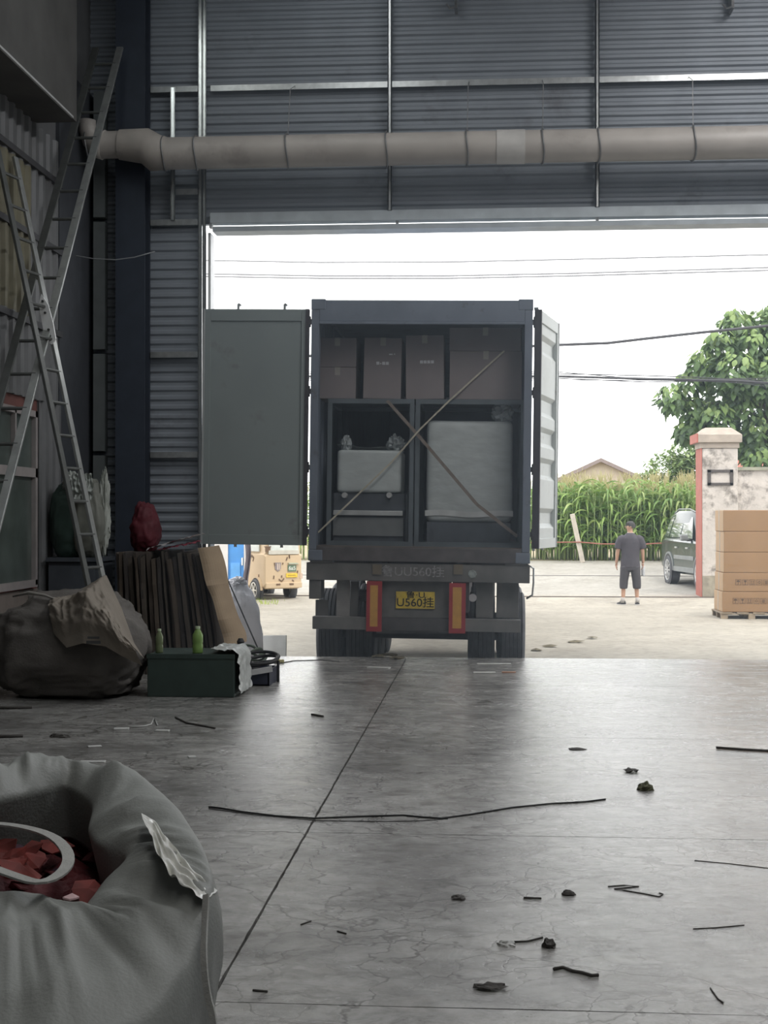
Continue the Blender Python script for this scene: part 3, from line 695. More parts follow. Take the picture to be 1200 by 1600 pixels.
# big wrapped block on the right
a, c_ = tl(664, 816, 0.5), tl(803, 657, 0.5)
wr = thing('wrapped_block', ((a.x + c_.x) / 2, 0.95, FZ), 'large block tightly wrapped in white film with a film knot on top', 'box', matrix=TM)
soft_box(a.x, c_.x, 0.53, 1.45, a.z, c_.z, 0.014, 8).build('wrapped_body', m_wrap, wr, auto=50)
MB().bx(a.x + 0.02, c_.x - 0.02, 0.53, 1.45, FZ, a.z + 0.005).build('pallet_base', m_steel_dark, wr)
t = tl(786, 646, 0.55); crumple((t.x, 0.66, t.z), (0.10, 0.1, 0.12), 12, m_clear, 'film_knot', wr)
MB().grid(lambda u, v: (a.x - 0.004 + (c_.x - a.x + 0.008) * u, 0.523, a.z + 0.07 + 0.065 * v + 0.01 * math.sin(9 * u)), 20, 3).build('film_band', M('film_band_white', (0.56, 0.58, 0.58), 0.3), wr)
# lashing straps across the opening
def strap(pts, wd, name, label, mat, yl):
    w_ = [tl(u, v, y) for (u, v), y in zip(pts, yl)]
    b = MB()
    for p_, q_ in zip(w_[:-1], w_[1:]): b.bar(p_, q_, wd, 0.006, side=(0, 1, 0))
    return solo(name, b, mat, tuple(w_[-1]), label, 'strap', matrix=TM)
strap([(605, 626), (655, 682), (700, 735), (745, 788), (808, 838)], 0.036, 'lashing_strap', 'brown lashing strap running down to the right across the cargo', M('strap_brown', (0.20, 0.165, 0.14), 0.7, var=0.2, scale=20), (0.36, 0.36, 0.36, 0.36, 0.30))
strap([(788, 548), (700, 628), (655, 672), (612, 722), (560, 772), (497, 832)], 0.018, 'lashing_strap', 'thin yellowish strap running up to the right across the cargo', M('strap_yellowish', (0.46, 0.43, 0.34), 0.6, var=0.2, scale=20), (0.38, 0.34, 0.33, 0.34, 0.36, 0.28))

# ------------------------------------------------------------------ ventilation pipe across the wall
YP = YW - 0.52
def pz(u, v): return P(u, v, YP)
R_P = 0.172
pc = [pz(258, 236), pz(600, 233), pz(1200, 226.5)]
zp = sum(p.z for p in pc) / 3
vp = thing('ventilation_pipe', (-3.4, YP, zp - R_P), 'beige plastic ventilation pipe slung across the wall above the doorway', 'pipe')
x_l = pz(258, 235).x
for x0, x1 in ((x_l, -1.06), (-1.06, 0.13), (0.39, 2.6), (2.6, 6.4)):
    MB().tube([(x0, YP, zp), (x1, YP, zp)], R_P, 28).build('pipe_length', m_pipe, vp, auto=40)
MB().tube([(0.11, YP, zp), (0.41, YP, zp)], R_P + 0.008, 28).build('coupling', M('coupling_pale', (0.62, 0.60, 0.57), 0.5), vp, auto=40)
# left end: a bent sleeve, a lower length and an elbow turning up into the dark
a = pz(88, 226); c_ = pz(190, 226)
zl_ = c_.z
MB().tube([(x_l + 0.03, YP, zp), (x_l - 0.1, YP, zp + 0.005), (x_l - 0.22, YP, zl_ - 0.02), (x_l - 0.50, YP, zl_)], [R_P, R_P + 0.03, R_P + 0.02, R_P - 0.01], 28).build('sleeve', M('sleeve_beige', (0.46, 0.42, 0.38), 0.5), vp, auto=50)
MB().tube([(x_l - 0.48, YP, zl_), (-4.18, YP, zl_)], R_P - 0.025, 28).build('pipe_length', m_pipe, vp, auto=40)
MB().tube([(-4.16, YP, zl_), (-4.22, YP, zl_ + 0.01), (-4.30, YP - 0.02, zl_ + 0.06), (-4.33, YP - 0.04, zl_ + 0.16), (-4.33, YP - 0.04, zl_ + 0.26)], [R_P - 0.01, R_P - 0.02, R_P - 0.07, R_P - 0.08, R_P - 0.08], 24).build('elbow', m_pipe, vp, smooth=True)
for u in (139, 258, 308, 450, 605, 730, 848, 935, 1083):
    x = pz(u, 230).x; zz = zp if u > 200 else zl_; rr = R_P + 0.012 if u > 200 else R_P - 0.012
    pts = [(x + 0.012 * math.sin(2 * t), YP + rr * math.cos(t), zz + rr * math.sin(t)) for t in [2 * math.pi * k / 28 for k in range(28)]]
    MB().tube(pts, 0.009, 6, closed=True).build('strap', m_wire, vp, smooth=True)
    if u in (450, 730, 848, 1083): MB().tube([(x, YP, zz + rr), (x + 0.01, YP + 0.1, zz + 0.7), (x + 0.015, YW - 0.07, 6.36)], 0.005, 5).build('hanger_wire', m_wire, vp)
    elif u > 200: MB().tube([(x, YP + rr, zz), (x, YW - 0.06, zz + 0.03)], 0.008, 5).build('bracket', m_wire, vp)
# clamps at the very top
for u in (706, 1138):
    p = P(u, 6, YW - 0.2)
    t = thing('pipe_clamp', (p.x, p.y, p.z - 0.06), 'small metal clamp hanging at the top, ' + ('above the truck' if u < 900 else 'near the right edge'), 'clamp', 'clamps on the upper wall')
    MB().tube([(p.x - 0.06, p.y, p.z), (p.x - 0.02, p.y, p.z - 0.05), (p.x + 0.05, p.y, p.z - 0.03)], 0.012, 6).build('hook', m_wire, t)
    MB().bx(p.x + 0.03, p.x + 0.06, p.y - 0.02, p.y + 0.19, p.z - 0.05, p.z + 0.2).build('arm', m_wire, t)
# slack cable
pts = [P(u, v, 14.85) for u, v in ((92, 392), (115, 399), (145, 404), (180, 406), (210, 402), (242, 393))]
solo('slack_cable', MB().tube(pts, 0.006, 6), M('cable_grey', (0.3, 0.31, 0.32), 0.6), tuple(pts[2]), 'thin slack cable drooping in front of the dark column', 'cable', smooth=True)

# ------------------------------------------------------------------ ladders on the left
m_lad = M('ladder_aluminium', (0.34, 0.35, 0.34), 0.38, 0.6, var=0.15, scale=9)
m_lad_d = M('ladder_shaded', (0.10, 0.105, 0.10), 0.5, 0.3, var=0.15, scale=9)  # darker copy of the aluminium: shade painted on one rail and the rungs; rivets too
def ladder(name, foot, top, rv, n, label, hinge=None):
    foot = Vector(foot); top = Vector(top); rv = Vector(rv); d = (top - foot)
    root = thing(name, tuple(foot), label, 'ladder')
    for off in (Vector((0, 0, 0)), rv):
        MB().bar(foot + off, top + off, 0.028, 0.075, side=tuple(rv.normalized())).build('rail', m_lad if off.length == 0 else m_lad_d, root, bevel=0.004)
        MB().box(foot + off + Vector((0, 0, 0.03)), (0.05, 0.09, 0.06)).build('foot_cap', m_black, root)
    for k in range(n):
        p_ = foot + d * ((k + 0.7) / (n + 0.4)); MB().cyl(p_, p_ + rv, 0.016, n=8).build('rung', m_lad_d, root)
    if hinge is not None:
        for off in (Vector((0, 0, 0)),):
            c0 = foot + d * hinge + off; dn = d.normalized(); sd = dn.cross(rv.normalized()).normalized()
            out = rv.normalized()
            pr = [(-0.24, 0.0), (-0.2, 0.05), (-0.06, 0.055), (0.12, 0.045), (0.24, 0.0), (0.16, -0.045), (-0.06, -0.055), (-0.2, -0.05)]
            f_ = [c0 + dn * a_ + sd * b_ + out * 0.03 for a_, b_ in pr]; g_ = [q_ + out * 0.012 for q_ in f_]
            m8 = len(pr)
            hb = MB().add(f_ + g_, [tuple(range(m8)), tuple(range(2 * m8 - 1, m8 - 1, -1))] + [(i, i + m8, (i + 1) % m8 + m8, (i + 1) % m8) for i in range(m8)])
            ho = hb.build('hinge_plate', M('hinge_glint', (0.95, 0.95, 0.94), 0.3, 0.0), root)  # whitened to imitate a glint of sunlight
            for a_ in (-0.16, -0.1, 0.06, 0.17):
                q_ = c0 + dn * a_ + out * 0.04; MB().cyl(q_, q_ + out * 0.012, 0.012, n=8).build('rivet', m_lad_d, ho)
    return root
lf, lt = (-4.08, 10.35, 0.0), (-3.98, 15.0, 6.68)
ladder('long_ladder', lf, lt, (-0.27, 0, 0), 20, 'long ladder leaning up to the right against the back wall')
ladder('folding_ladder', (-3.27, 12.55, 0.0), (-4.36, 12.7, 4.9), (-0.06, -0.30, 0), 16, 'folding ladder with a glint-white hinge plate leaning on the left wall', hinge=0.69)

# ------------------------------------------------------------------ soft goods on the left
def sack_mesh(c, d, seed, amp=0.07, e=0.75, fold=2.2, flat=0.0, nu=44, nv=64, lean=(0, 0), bulge=0.0, fine=0.35):
    """a slumped sack: superellipsoid with ridged folds, flattened where it rests"""
    def sp(a, k): return math.copysign(abs(a) ** k, a)
    def fn(u, v):
        th = 2 * math.pi * v; ph = -math.pi / 2 + math.pi * u
        q_ = Vector((sp(math.cos(ph), e) * sp(math.cos(th), e), sp(math.cos(ph), e) * sp(math.sin(th), e), sp(math.sin(ph), e)))
        n_ = Vector((math.cos(ph) * math.cos(th), math.cos(ph) * math.sin(th), math.sin(ph)))
        s_ = Vector((n_.x, n_.y, n_.z * 1.8))
        k = ridge(s_, fold, seed) * 0.6 + ridge(s_, fold * 2.3, seed + 4) * fine + nz(s_, 1.1, seed + 9) * 0.8
        r_ = 1 + amp * k
        wz = 1 + bulge * (1 - abs(q_.z)) - 0.1 * max(q_.z, 0)
        x = c[0] + q_.x * d[0] * r_ * wz + lean[0] * (q_.z + 1); y = c[1] + q_.y * d[1] * r_ * wz + lean[1] * (q_.z + 1)
        z = c[2] + q_.z * d[2] * r_
        return (x, y, max(z, flat))
    return MB().grid(fn, nu, nv, wrap_v=True)
m_tan = M('tan_woven_sack', (0.22, 0.19, 0.155), 0.75, var=0.15, scale=4, bump=0.2, bscale=60)
m_tan_d = M('dark_woven_sack', (0.115, 0.105, 0.095), 0.8, var=0.2, scale=4, bump=0.25, bscale=50)
m_sack_w = M('white_woven_sack', (0.78, 0.77, 0.80), 0.7, var=0.08, scale=5, bump=0.25, bscale=40)

t = thing('bulk_bag', (-3.7, 12.1, 0), 'large dark slumped bulk bag in the corner by the window', 'bag')
sack_mesh((-3.65, 12.16, 0.43), (0.575, 0.46, 0.44), 3, 0.13, 0.66, 1.7, 0.0, 70, 110, bulge=0.06, fine=0.5).build('bag_body', m_tan_d, t, smooth=True)
MB().tube([P(20, 932, 11.9), P(45, 926, 11.85), P(70, 930, 11.8), P(92, 938, 11.8)], [0.006, 0.016, 0.012, 0.005], 8).build('drawn_rim', M('rim_pale', (0.26, 0.245, 0.22), 0.8), t, smooth=True)
t = thing('woven_sack', (-3.25, 12.15, 0.62), 'crumpled tan woven sack lying on the dark bulk bag', 'bag')
def tansack(u, v):
    # an empty sack thrown over: peak at the back, draping to lower right
    path = [P(98, 938, 12.35), P(128, 922, 12.3), P(166, 898, 12.15), P(190, 950, 11.95), P(210, 1005, 11.75), P(226, 1030, 11.7)]
    k = u * (len(path) - 1); i = min(int(k), len(path) - 2); f_ = k - i
    top = path[i].lerp(path[i + 1], f_)
    low = [P(84, 990, 11.62), P(104, 1012, 11.5), P(130, 1005, 11.42), P(165, 1010, 11.4), P(190, 1025, 11.45), P(222, 1040, 11.55)]
    bot = low[i].lerp(low[i + 1], f_)
    p_ = top.lerp(bot, v)
    s_ = Vector((u * 3, v * 2.2, 0))
    bulge = math.sin(math.pi * v) * 0.20
    return p_ + Vector((0, -1, 0.5)) * (bulge + 0.055 * (ridge(s_, 1.5, 2) + 0.7 * ridge(s_, 3.3, 5) + 0.35 * ridge(s_, 8, 6)) * math.sin(math.pi * min(v * 1.1 + 0.02, 1)))
MB().grid(tansack, 90, 56).build('draped_cloth', m_tan, t, smooth=True)
for u, v, w_, h_ in ((147, 998, 18, 16),):
    p = P(u, v, 11.33); MB().bx(p.x - 0.06, p.x + 0.06, p.y - 0.02, p.y - 0.017, p.z - 0.04, p.z - 0.015).bx(p.x - 0.05, p.x + 0.05, p.y - 0.02, p.y - 0.017, p.z + 0.0, p.z + 0.02).build('printed_lines', M('sack_print', (0.05, 0.05, 0.05), 0.8), t)

# cabinet in the corner with two sacks on it
t = thing('storage_cabinet', (-4.12, 13.95, 0), 'dark low cabinet behind the folding ladder', 'cabinet')
MB().bx(-4.36, -3.84, 13.7, 14.2, 0.06, 1.12).build('cabinet_body', m_steel_dark, t, bevel=0.01)
MB().bx(-4.35, -4.12, 13.68, 13.7, 0.1, 1.08).build('door', m_steel_dark, t); MB().bx(-4.12, -3.88, 13.68, 13.7, 0.1, 1.08).build('door', m_steel_dark, t)
MB().bx(-4.36, -3.84, 13.7, 14.2, 0, 0.06).build('plinth', m_black, t)
MB().bx(-4.37, -3.82, 13.66, 14.22, 1.12, 1.16).build('top_board', m_steel_dark, t)
t = thing('green_sack', (-4.22, 13.9, 1.16), 'dark green sack standing on the corner cabinet', 'bag')
sack_mesh((-4.20, 13.88, 1.52), (0.17, 0.17, 0.37), 6, 0.10, 0.7, 2, 1.16).build('bag_body', M('green_tarp', (0.03, 0.055, 0.045), 0.6, var=0.2), t, smooth=True)
crumple((-4.16, 13.80, 1.90), (0.07, 0.07, 0.1), 4, M('pale_plastic', (0.34, 0.36, 0.33), 0.4), 'tied_neck', t)
t = thing('grey_sack', (-3.98, 13.85, 1.16), 'pale grey-green sack with crumpled plastic beside the green sack', 'bag')
sack_mesh((-3.97, 13.84, 1.53), (0.15, 0.16, 0.38), 9, 0.12, 0.7, 2, 1.16, bulge=0.1).build('bag_body', M('grey_green_bag', (0.17, 0.175, 0.15), 0.6, var=0.2), t, smooth=True)
def crump_sheet(u, v):
    x = -4.10 + 0.22 * u; z = 1.98 - 0.26 * v
    return (x, 13.66 - 0.02 - 0.04 * ridge((u * 3, v * 2, 0), 2.0, 3) - 0.03 * ridge((u * 6, v * 2, 0), 2, 8), z + 0.02 * ridge((u * 2, v, 0), 3, 1))
MB().grid(crump_sheet, 30, 20).build('plastic_sheet', M('shiny_plastic', (0.42, 0.45, 0.42), 0.25, var=0.2), t, smooth=True)
crumple((-3.82, 13.82, 1.62), (0.05, 0.06, 0.33), 15, M('pale_plastic_2', (0.42, 0.44, 0.40), 0.4), 'plastic_edge', t)

# flattened cartons stood on edge
m_fc = [M('flat_card_%d' % i, c, 0.85, var=0.15, scale=3, stretch=(1, 1, 0.4)) for i, c in enumerate([(0.075, 0.06, 0.05), (0.10, 0.078, 0.06), (0.055, 0.047, 0.043), (0.09, 0.075, 0.062)])]
m_fc_l = M('flat_card_lit', (0.40, 0.30, 0.20), 0.8, var=0.12, scale=4)  # paler copy of the card colour, painting daylight on the end piece
x = -3.66; k = 0
r = random.Random(5)
while x < -2.86:
    th = r.uniform(0.022, 0.045); lean = math.radians(-1 - 9.5 * ((x + 3.66) / 0.86) ** 1.3)
    hgt = r.uniform(1.14, 1.22) / math.cos(lean); dpt = r.uniform(0.82, 0.98); yo = 13.75 + r.uniform(-0.04, 0.05)
    Rm = Matrix.Rotation(lean, 3, 'Y')
    def jag(i, n): return r.uniform(-0.014, 0.014)
    b = MB(); n = 9; vs = []
    bow = r.uniform(-0.012, 0.02)
    for i in range(n + 1):
        zz = hgt * i / n
        for sx, sy in ((-1, 0), (1, 0), (1, 1), (-1, 1)):
            q_ = Rm @ Vector((sx * th / 2 * 0.92 + bow * math.sin(math.pi * i / n), 0, zz))
            vs.append((x + q_.x + 0.30 * ((x + 3.66) / 0.86) ** 1.3, yo + sy * dpt + (0.008 * math.sin(i * 2 + k) if sy == 0 else 0), max(q_.z, 0.0) + (jag(i, n) if i == n else 0)))
    fs = [(3, 2, 1, 0), tuple(4 * n + j for j in range(4))]
    for i in range(n):
        for j in range(4): fs.append((i * 4 + j, i * 4 + (j + 1) % 4, i * 4 + 4 + (j + 1) % 4, i * 4 + 4 + j))
    b.add(vs, fs)
    solo('flattened_carton', b, m_fc[k % 4], (x, yo, 0), 'dark flattened carton standing on edge in the bundle behind the green crate', 'cardboard', 'flattened cartons stood on edge')
    x += th + 0.004; k += 1
# the creased outermost one, its lit look put into a paler colour, folded over at the end of the bundle
def outer(u, v):
    path = [P(308, 856, 13.72), P(318, 905, 13.72), P(330, 935, 13.72), P(344, 985, 13.72), P(350, 1008, 13.72)]
    k_ = v * (len(path) - 1); i = min(int(k_), len(path) - 2); p_ = path[i].lerp(path[i + 1], k_ - i)
    return Vector((p_.x + 0.02 + (0.16 + 0.02 * math.sin(v * 9)) * u ** 0.8, 13.66 + 0.22 * u * u + 0.03 * abs(math.sin(v * 9.4)), max(p_.z + 0.02 * u, 0.0)))
b = MB().grid(outer, 10, 16)
o = solo('folded_carton', b, m_fc_l, tuple(outer(0.5, 1.0)), 'creased carton coloured lit brown at the outer end of the cardboard bundle', 'cardboard')
md = o.modifiers.new('thickness', 'SOLIDIFY'); md.thickness = 0.012
# on top: red and white plastic sheets, and a red bag behind
t = thing('plastic_sheeting', (-3.05, 14.1, 1.2), 'red and white plastic sheeting lying on the cardboard bundle', 'plastic')
def shee(a_, b_, wd, seed, yy):
    def fn(u, v):
        p_ = a_.lerp(b_, u); return Vector((p_.x, p_.y + yy * v, p_.z + 0.02 * ridge((u * 4, v * 2, 0), 2, seed) + 0.015 + 0.02 * v))
    return MB().grid(fn, 30, 8)
shee(P(228, 862, 13.8), P(303, 841, 13.8), 0.1, 1, 0.6).build('white_sheet', M('white_film', (0.5, 0.48, 0.48), 0.35), t, smooth=True)
shee(P(246, 864, 13.74), P(306, 852, 13.74), 0.1, 4, 0.3).build('red_sheet', M('red_film', (0.32, 0.05, 0.08), 0.4, var=0.3, scale=20), t, smooth=True)
t = thing('red_bag', (-3.58, 14.55, 1.2), 'dull red bag on the bundle against the ribbed wall', 'bag')
sack_mesh((-3.57, 14.5, 1.44), (0.14, 0.15, 0.25), 11, 0.2, 0.9, 1.6, 1.2).build('bag_body', M('red_cloth', (0.10, 0.012, 0.02), 0.7, var=0.2), t, smooth=True)
# white sack and rod in the doorway
ZYD = -0.28
px_ = P(384, 950, 16.15).x
t = thing('white_sack', (px_, 16.15, ZYD), 'full white woven sack standing in the doorway beside the cardboard', 'bag')
sack_mesh((px_, 16.15, 0.24), (0.23, 0.2, 0.54), 14, 0.09, 0.8, 2.2, ZYD, lean=(-0.05, 0)).build('bag_body', m_sack_w, t, smooth=True)
crumple((px_ - 0.1, 16.13, 0.80), (0.09, 0.08, 0.06), 20, m_sack_w, 'gathered_top', t)
a, c_ = P(354, 902, 15.95), P(391, 986, 15.75)
d_ = (c_ - a).normalized(); c2 = c_ + d_ * (c_.z - ZYD - 0.008) / max(-d_.z, 0.1)
solo('thin_rod', MB().cyl(a, c2, 0.008, n=6), m_black, tuple(c2), 'thin black rod leaning against the white sack', 'rod')
q0, q1 = P(346, 1000, 16.5).x, P(447, 1000, 16.5).x; zt0 = P(400, 994, 16.6).z
b = MB(); b.add([(q0, 16.42, ZYD), (q1, 16.46, ZYD), (q1, 16.51, ZYD), (q0, 16.47, ZYD), (q0, 16.62, zt0), (q1 - 0.02, 16.66, zt0 + 0.01), (q1 - 0.02, 16.71, zt0), (q0, 16.67, zt0 - 0.01)],
      [(0, 1, 5, 4), (3, 7, 6, 2), (0, 3, 2, 1), (4, 5, 6, 7), (0, 4, 7, 3), (1, 2, 6, 5)])
solo('white_board', b, M('foam_white', (0.7, 0.7, 0.67), 0.6), ((q0 + q1) / 2, 16.46, ZYD), 'low white board propped by the doorway behind the black hose', 'board', bevel=0.004)
# green crate with plastic over its end, bottles on it
Yc = 12.0
a, c_ = P(230, 1030, Yc), P(366, 1094, Yc)
t = thing('green_crate', ((a.x + c_.x) / 2, 12.35, 0), 'dark green crate with plastic over its right end', 'crate')
top_z = 0.37
MB().bx(a.x, c_.x, Yc, Yc + 0.62, 0, top_z).build('crate_body', M('crate_green', (0.035, 0.055, 0.047), 0.6, var=0.15), t, bevel=0.008)
MB().bx(a.x - 0.005, c_.x + 0.005, Yc - 0.006, Yc, top_z - 0.035, top_z + 0.004).build('rim', M('crate_green', (0, 0, 0)), t)
def film(u, v):
    if v < 0.4: x_, z_ = c_.x - 0.22 + 0.22 * v / 0.4, top_z + 0.012 
    else: x_, z_ = c_.x + 0.018 + 0.03 * (v - 0.4), top_z - 0.34 * (v - 0.4) / 0.6
    n_ = 0.014 * (ridge((u * 3, v * 4, 0), 2, 3) + ridge((u * 5, v * 5, 0), 3, 5))
    return (x_ + n_ * (1 if v >= 0.4 else 0.3), Yc + 0.01 + 0.6 * u, z_ + (n_ + 0.014 if v < 0.4 else 0))
MB().grid(film, 24, 26).build('plastic_cover', M('crate_film', (0.5, 0.52, 0.5), 0.3, var=0.15), t, smooth=True)
def bottle(u, vb, hgt, rad, y, label, mat, cap):
    p_ = P(u, vb, y); z0 = top_z + 0.001
    t_ = thing('plastic_bottle', (p_.x, y, z0), label, 'bottle', 'green bottles on the crate')
    MB().lathe([(0, 0), (rad * 0.9, 0), (rad, 0.01), (rad, hgt * 0.3), (rad * 0.9, hgt * 0.36), (rad, hgt * 0.42), (rad, hgt * 0.68), (rad * 0.45, hgt * 0.88), (rad * 0.4, hgt * 0.92)], (p_.x, y, z0), 'Z', 18).build('bottle_body', mat, t_, smooth=True)
    MB().lathe([(rad * 0.48, hgt * 0.91), (rad * 0.48, hgt), (0, hgt)], (p_.x, y, z0), 'Z', 12).build('cap', cap, t_)
m_gb = M('green_bottle', (0.26, 0.42, 0.12), 0.3, var=0.15, trans=0.25)
m_cap = M('cap_pale', (0.5, 0.6, 0.4), 0.5)
bottle(309, 1024, 0.235, 0.046, 12.12, 'larger bright green bottle on the middle of the crate', m_gb, m_cap)
bottle(249, 1020, 0.21, 0.034, 12.12, 'smaller dim green bottle at the left end of the crate', M('green_bottle_dim', (0.22, 0.27, 0.14), 0.25, trans=0.3), m_cap)
# tools right of the crate
t = thing('hose_coil', (-2.15, 13.2, 0.0), 'black coiled hose lying over the tool tray', 'hose')
cc = P(402, 1033, 13.2)
for kk in range(3):
    pts = [(cc.x + (0.20 - 0.012 * kk) * math.cos(q), 13.2 + 0.3 * math.sin(q), 0.225 - 0.03 * kk + 0.03 * math.sin(q + kk)) for q in [2 * math.pi * i / 36 for i in range(36)]]
    MB().tube(pts, 0.016, 8, closed=True).build('hose_loop', m_black, t, smooth=True)
MB().tube([P(340, 1010, 13.0), P(352, 1022, 13.0), P(366, 1034, 12.95), P(374, 1032, 12.95), P(376, 1008, 12.95)], 0.012, 8).build('hose_tail', m_black, t, smooth=True)
MB().lathe([(0, 0), (0.03, 0.0), (0.036, 0.03), (0.02, 0.06), (0, 0.06)], tuple(P(376, 1004, 12.95) - Vector((0, 0, 0.02))), 'Z', 12).build('nozzle', m_black, t)
MB().cyl((cc.x + 0.2, 13.2, 0.0), (cc.x + 0.2, 13.2, 0.2), 0.014, n=8).cyl((cc.x - 0.16, 13.05, 0.0), (cc.x - 0.16, 13.05, 0.2), 0.014, n=8).cyl((cc.x - 0.1, 13.4, 0.0), (cc.x - 0.1, 13.4, 0.2), 0.014, n=8).build('stand_leg', m_black, t)
t = thing('tool_tray', (cc.x, 13.0, 0), 'dark blue tool tray with a pale edge beside the green crate', 'tray')
q0, q1 = P(378, 1068, 12.75), P(414, 1046, 13.1)
x0, x1 = cc.x - 0.14, cc.x + 0.17
m_tray = M('tray_blue', (0.03, 0.035, 0.06), 0.5)
MB().bx(x0, x1, 12.85, 13.35, 0, 0.015).build('tray_floor', m_tray, t)
for a0, a1, b0, b1 in ((x0, x0 + 0.015, 12.85, 13.35), (x1 - 0.015, x1, 12.85, 13.35), (x0, x1, 12.85, 12.865), (x0, x1, 13.335, 13.35)): MB().bx(a0, a1, b0, b1, 0, 0.14).build('tray_side', m_tray, t)
MB().bar((x0 - 0.03, 12.78, 0.10), (x1 + 0.03, 12.84, 0.16), 0.03, 0.05).build('pale_edge', M('tray_edge', (0.5, 0.5, 0.5), 0.5), t)
for i, (dx, dy, lx) in enumerate(((0.02, 0.1, 0.16), (0.1, 0.25, 0.12), (-0.03, 0.3, 0.1))): MB().box((cc.x + dx, 12.95 + dy, 0.10), (lx, 0.05, 0.06), Matrix.Rotation(0.5 * i, 3, 'Z')).build('tool_head', m_black, t, bevel=0.01)
t = thing('green_strap', (-2.55, 14.1, 0.0), 'pile of dull green strapping on the floor near the white board', 'strap')
for i in range(4):
    pts = [(-2.45 + (0.24 - 0.02 * i) * math.cos(q), 14.1 + 0.25 * math.sin(q), 0.06 + 0.05 * i + 0.03 * math.sin(3 * q + i)) for q in [2 * math.pi * k_ / 30 for k_ in range(30)]]
    MB().tube(pts, 0.014, 6, closed=True).build('strap_loop', M('strap_green', (0.08, 0.11, 0.075), 0.6), t, smooth=True)
p = G(436, 1036)
solo('yellow_offcut', MB().box((p.x, p.y, 0.02), (0.10, 0.06, 0.035), Matrix.Rotation(0.4, 3, 'Z')), M('offcut_yellow', (0.5, 0.45, 0.2), 0.6), (p.x, p.y, 0), 'small yellowish offcut at the end of the hose', 'offcut', bevel=0.006)

# ------------------------------------------------------------------ big open bag in the foreground
m_fibc = M('white_bulk_bag_cloth', (0.25, 0.26, 0.245), 0.55, var=0.1, scale=3, bump=0.12, bscale=160, dark=(0.18, 0.185, 0.175), dscale=2, damt=0.2)
BC = Vector((-0.88, 2.60, 0))
fb = thing('open_bulk_bag', (BC.x, BC.y, 0), 'open white bulk bag full of red scraps in the near left corner', 'bag')
MOUTH = [G(*q_) for q_ in ((-90, 1262, .97), (0, 1250, .97), (67, 1236, .97), (105, 1230, .97), (142, 1258, .955), (138, 1300, .94), (165, 1326, .93), (195, 1342, .925), (163, 1378, .905), (117, 1432, .875), (87, 1407, .885), (45, 1393, .89), (-20, 1391, .892), (-120, 1380, .9), (-150, 1310, .94))]
RIM = [G(*q_) for q_ in ((-110, 1212, 1.0), (0, 1201, 1.0), (60, 1190, 1.01), (130, 1198, 1.0), (205, 1210, 1.0), (262, 1248, .985), (303, 1300, .97), (327, 1350, .95), (331, 1400, .92), (312, 1480, .86), (230, 1590, .80), (90, 1650, .78), (-60, 1650, .78), (-280, 1560, .84), (-260, 1300, .95))]
def closed(pts, u):
    n_ = len(pts); k_ = u * n_; i_ = int(k_) % n_; f_ = k_ - int(k_)
    p0, p1, p2, p3 = pts[i_ - 1], pts[i_], pts[(i_ + 1) % n_], pts[(i_ + 2) % n_]
    return 0.5 * ((2 * p1) + (p2 - p0) * f_ + (2 * p0 - 5 * p1 + 4 * p2 - p3) * f_ * f_ + (3 * p1 - p0 - 3 * p2 + p3) * f_ ** 3)
def bag(u, v):
    """v: 0 inside lining .. 0.15 mouth edge .. 0.5 rim .. 1 floor"""
    m_ = closed(MOUTH, u); r_ = closed(RIM, u); th = 2 * math.pi * u
    c0 = Vector((BC.x, BC.y, 0))
    if v < 0.15:
        t_ = v / 0.15; out_ = Vector((m_.x - BC.x, m_.y - BC.y, 0)).normalized()
        return m_ + out_ * 0.03 * (1 - t_) + Vector((0, 0, -0.12 * (1 - t_)))
    if v < 0.5:
        t_ = (v - 0.15) / 0.35; p_ = m_.lerp(r_, t_)
        s_ = Vector((p_.x * 5, p_.y * 5, 0))
        amp = math.sin(math.pi * t_) ** 0.7
        f_ = Vector((math.cos(th) * 2.6, math.sin(th) * 2.6, t_ * 0.5))
        p_.z += amp * (0.012 + 0.020 * ridge(s_, 0.8, 21) + 0.018 * ridge(f_, 1.3, 23) + 0.008 * ridge(f_, 3.2, 25))
        return p_
    t_ = (v - 0.5) / 0.5
    out_ = Vector((r_.x - BC.x, r_.y - BC.y, 0)).normalized()
    s_ = Vector((out_.x * 2.2, out_.y * 2.2, t_ * 1.4))
    k_ = 0.012 * math.sin(math.pi * min(t_ * 1.2, 1)) - 0.16 * t_ + (0.022 * ridge(s_, 1.3, 31) + 0.010 * ridge(s_, 3.4, 33)) * min(t_ * 6, 1)
    rnd = 0.02 * math.sin(min(t_ * 12, 1) * math.pi / 2)
    return Vector((r_.x + out_.x * (k_ + rnd), r_.y + out_.y * (k_ + rnd), max(r_.z * (1 - t_) - 0.0, 0.0)))
o = MB().grid(bag, 180, 110, wrap_u=True).build('bag_cloth', m_fibc, fb, smooth=True)
md = o.modifiers.new('thickness', 'SOLIDIFY'); md.thickness = 0.003
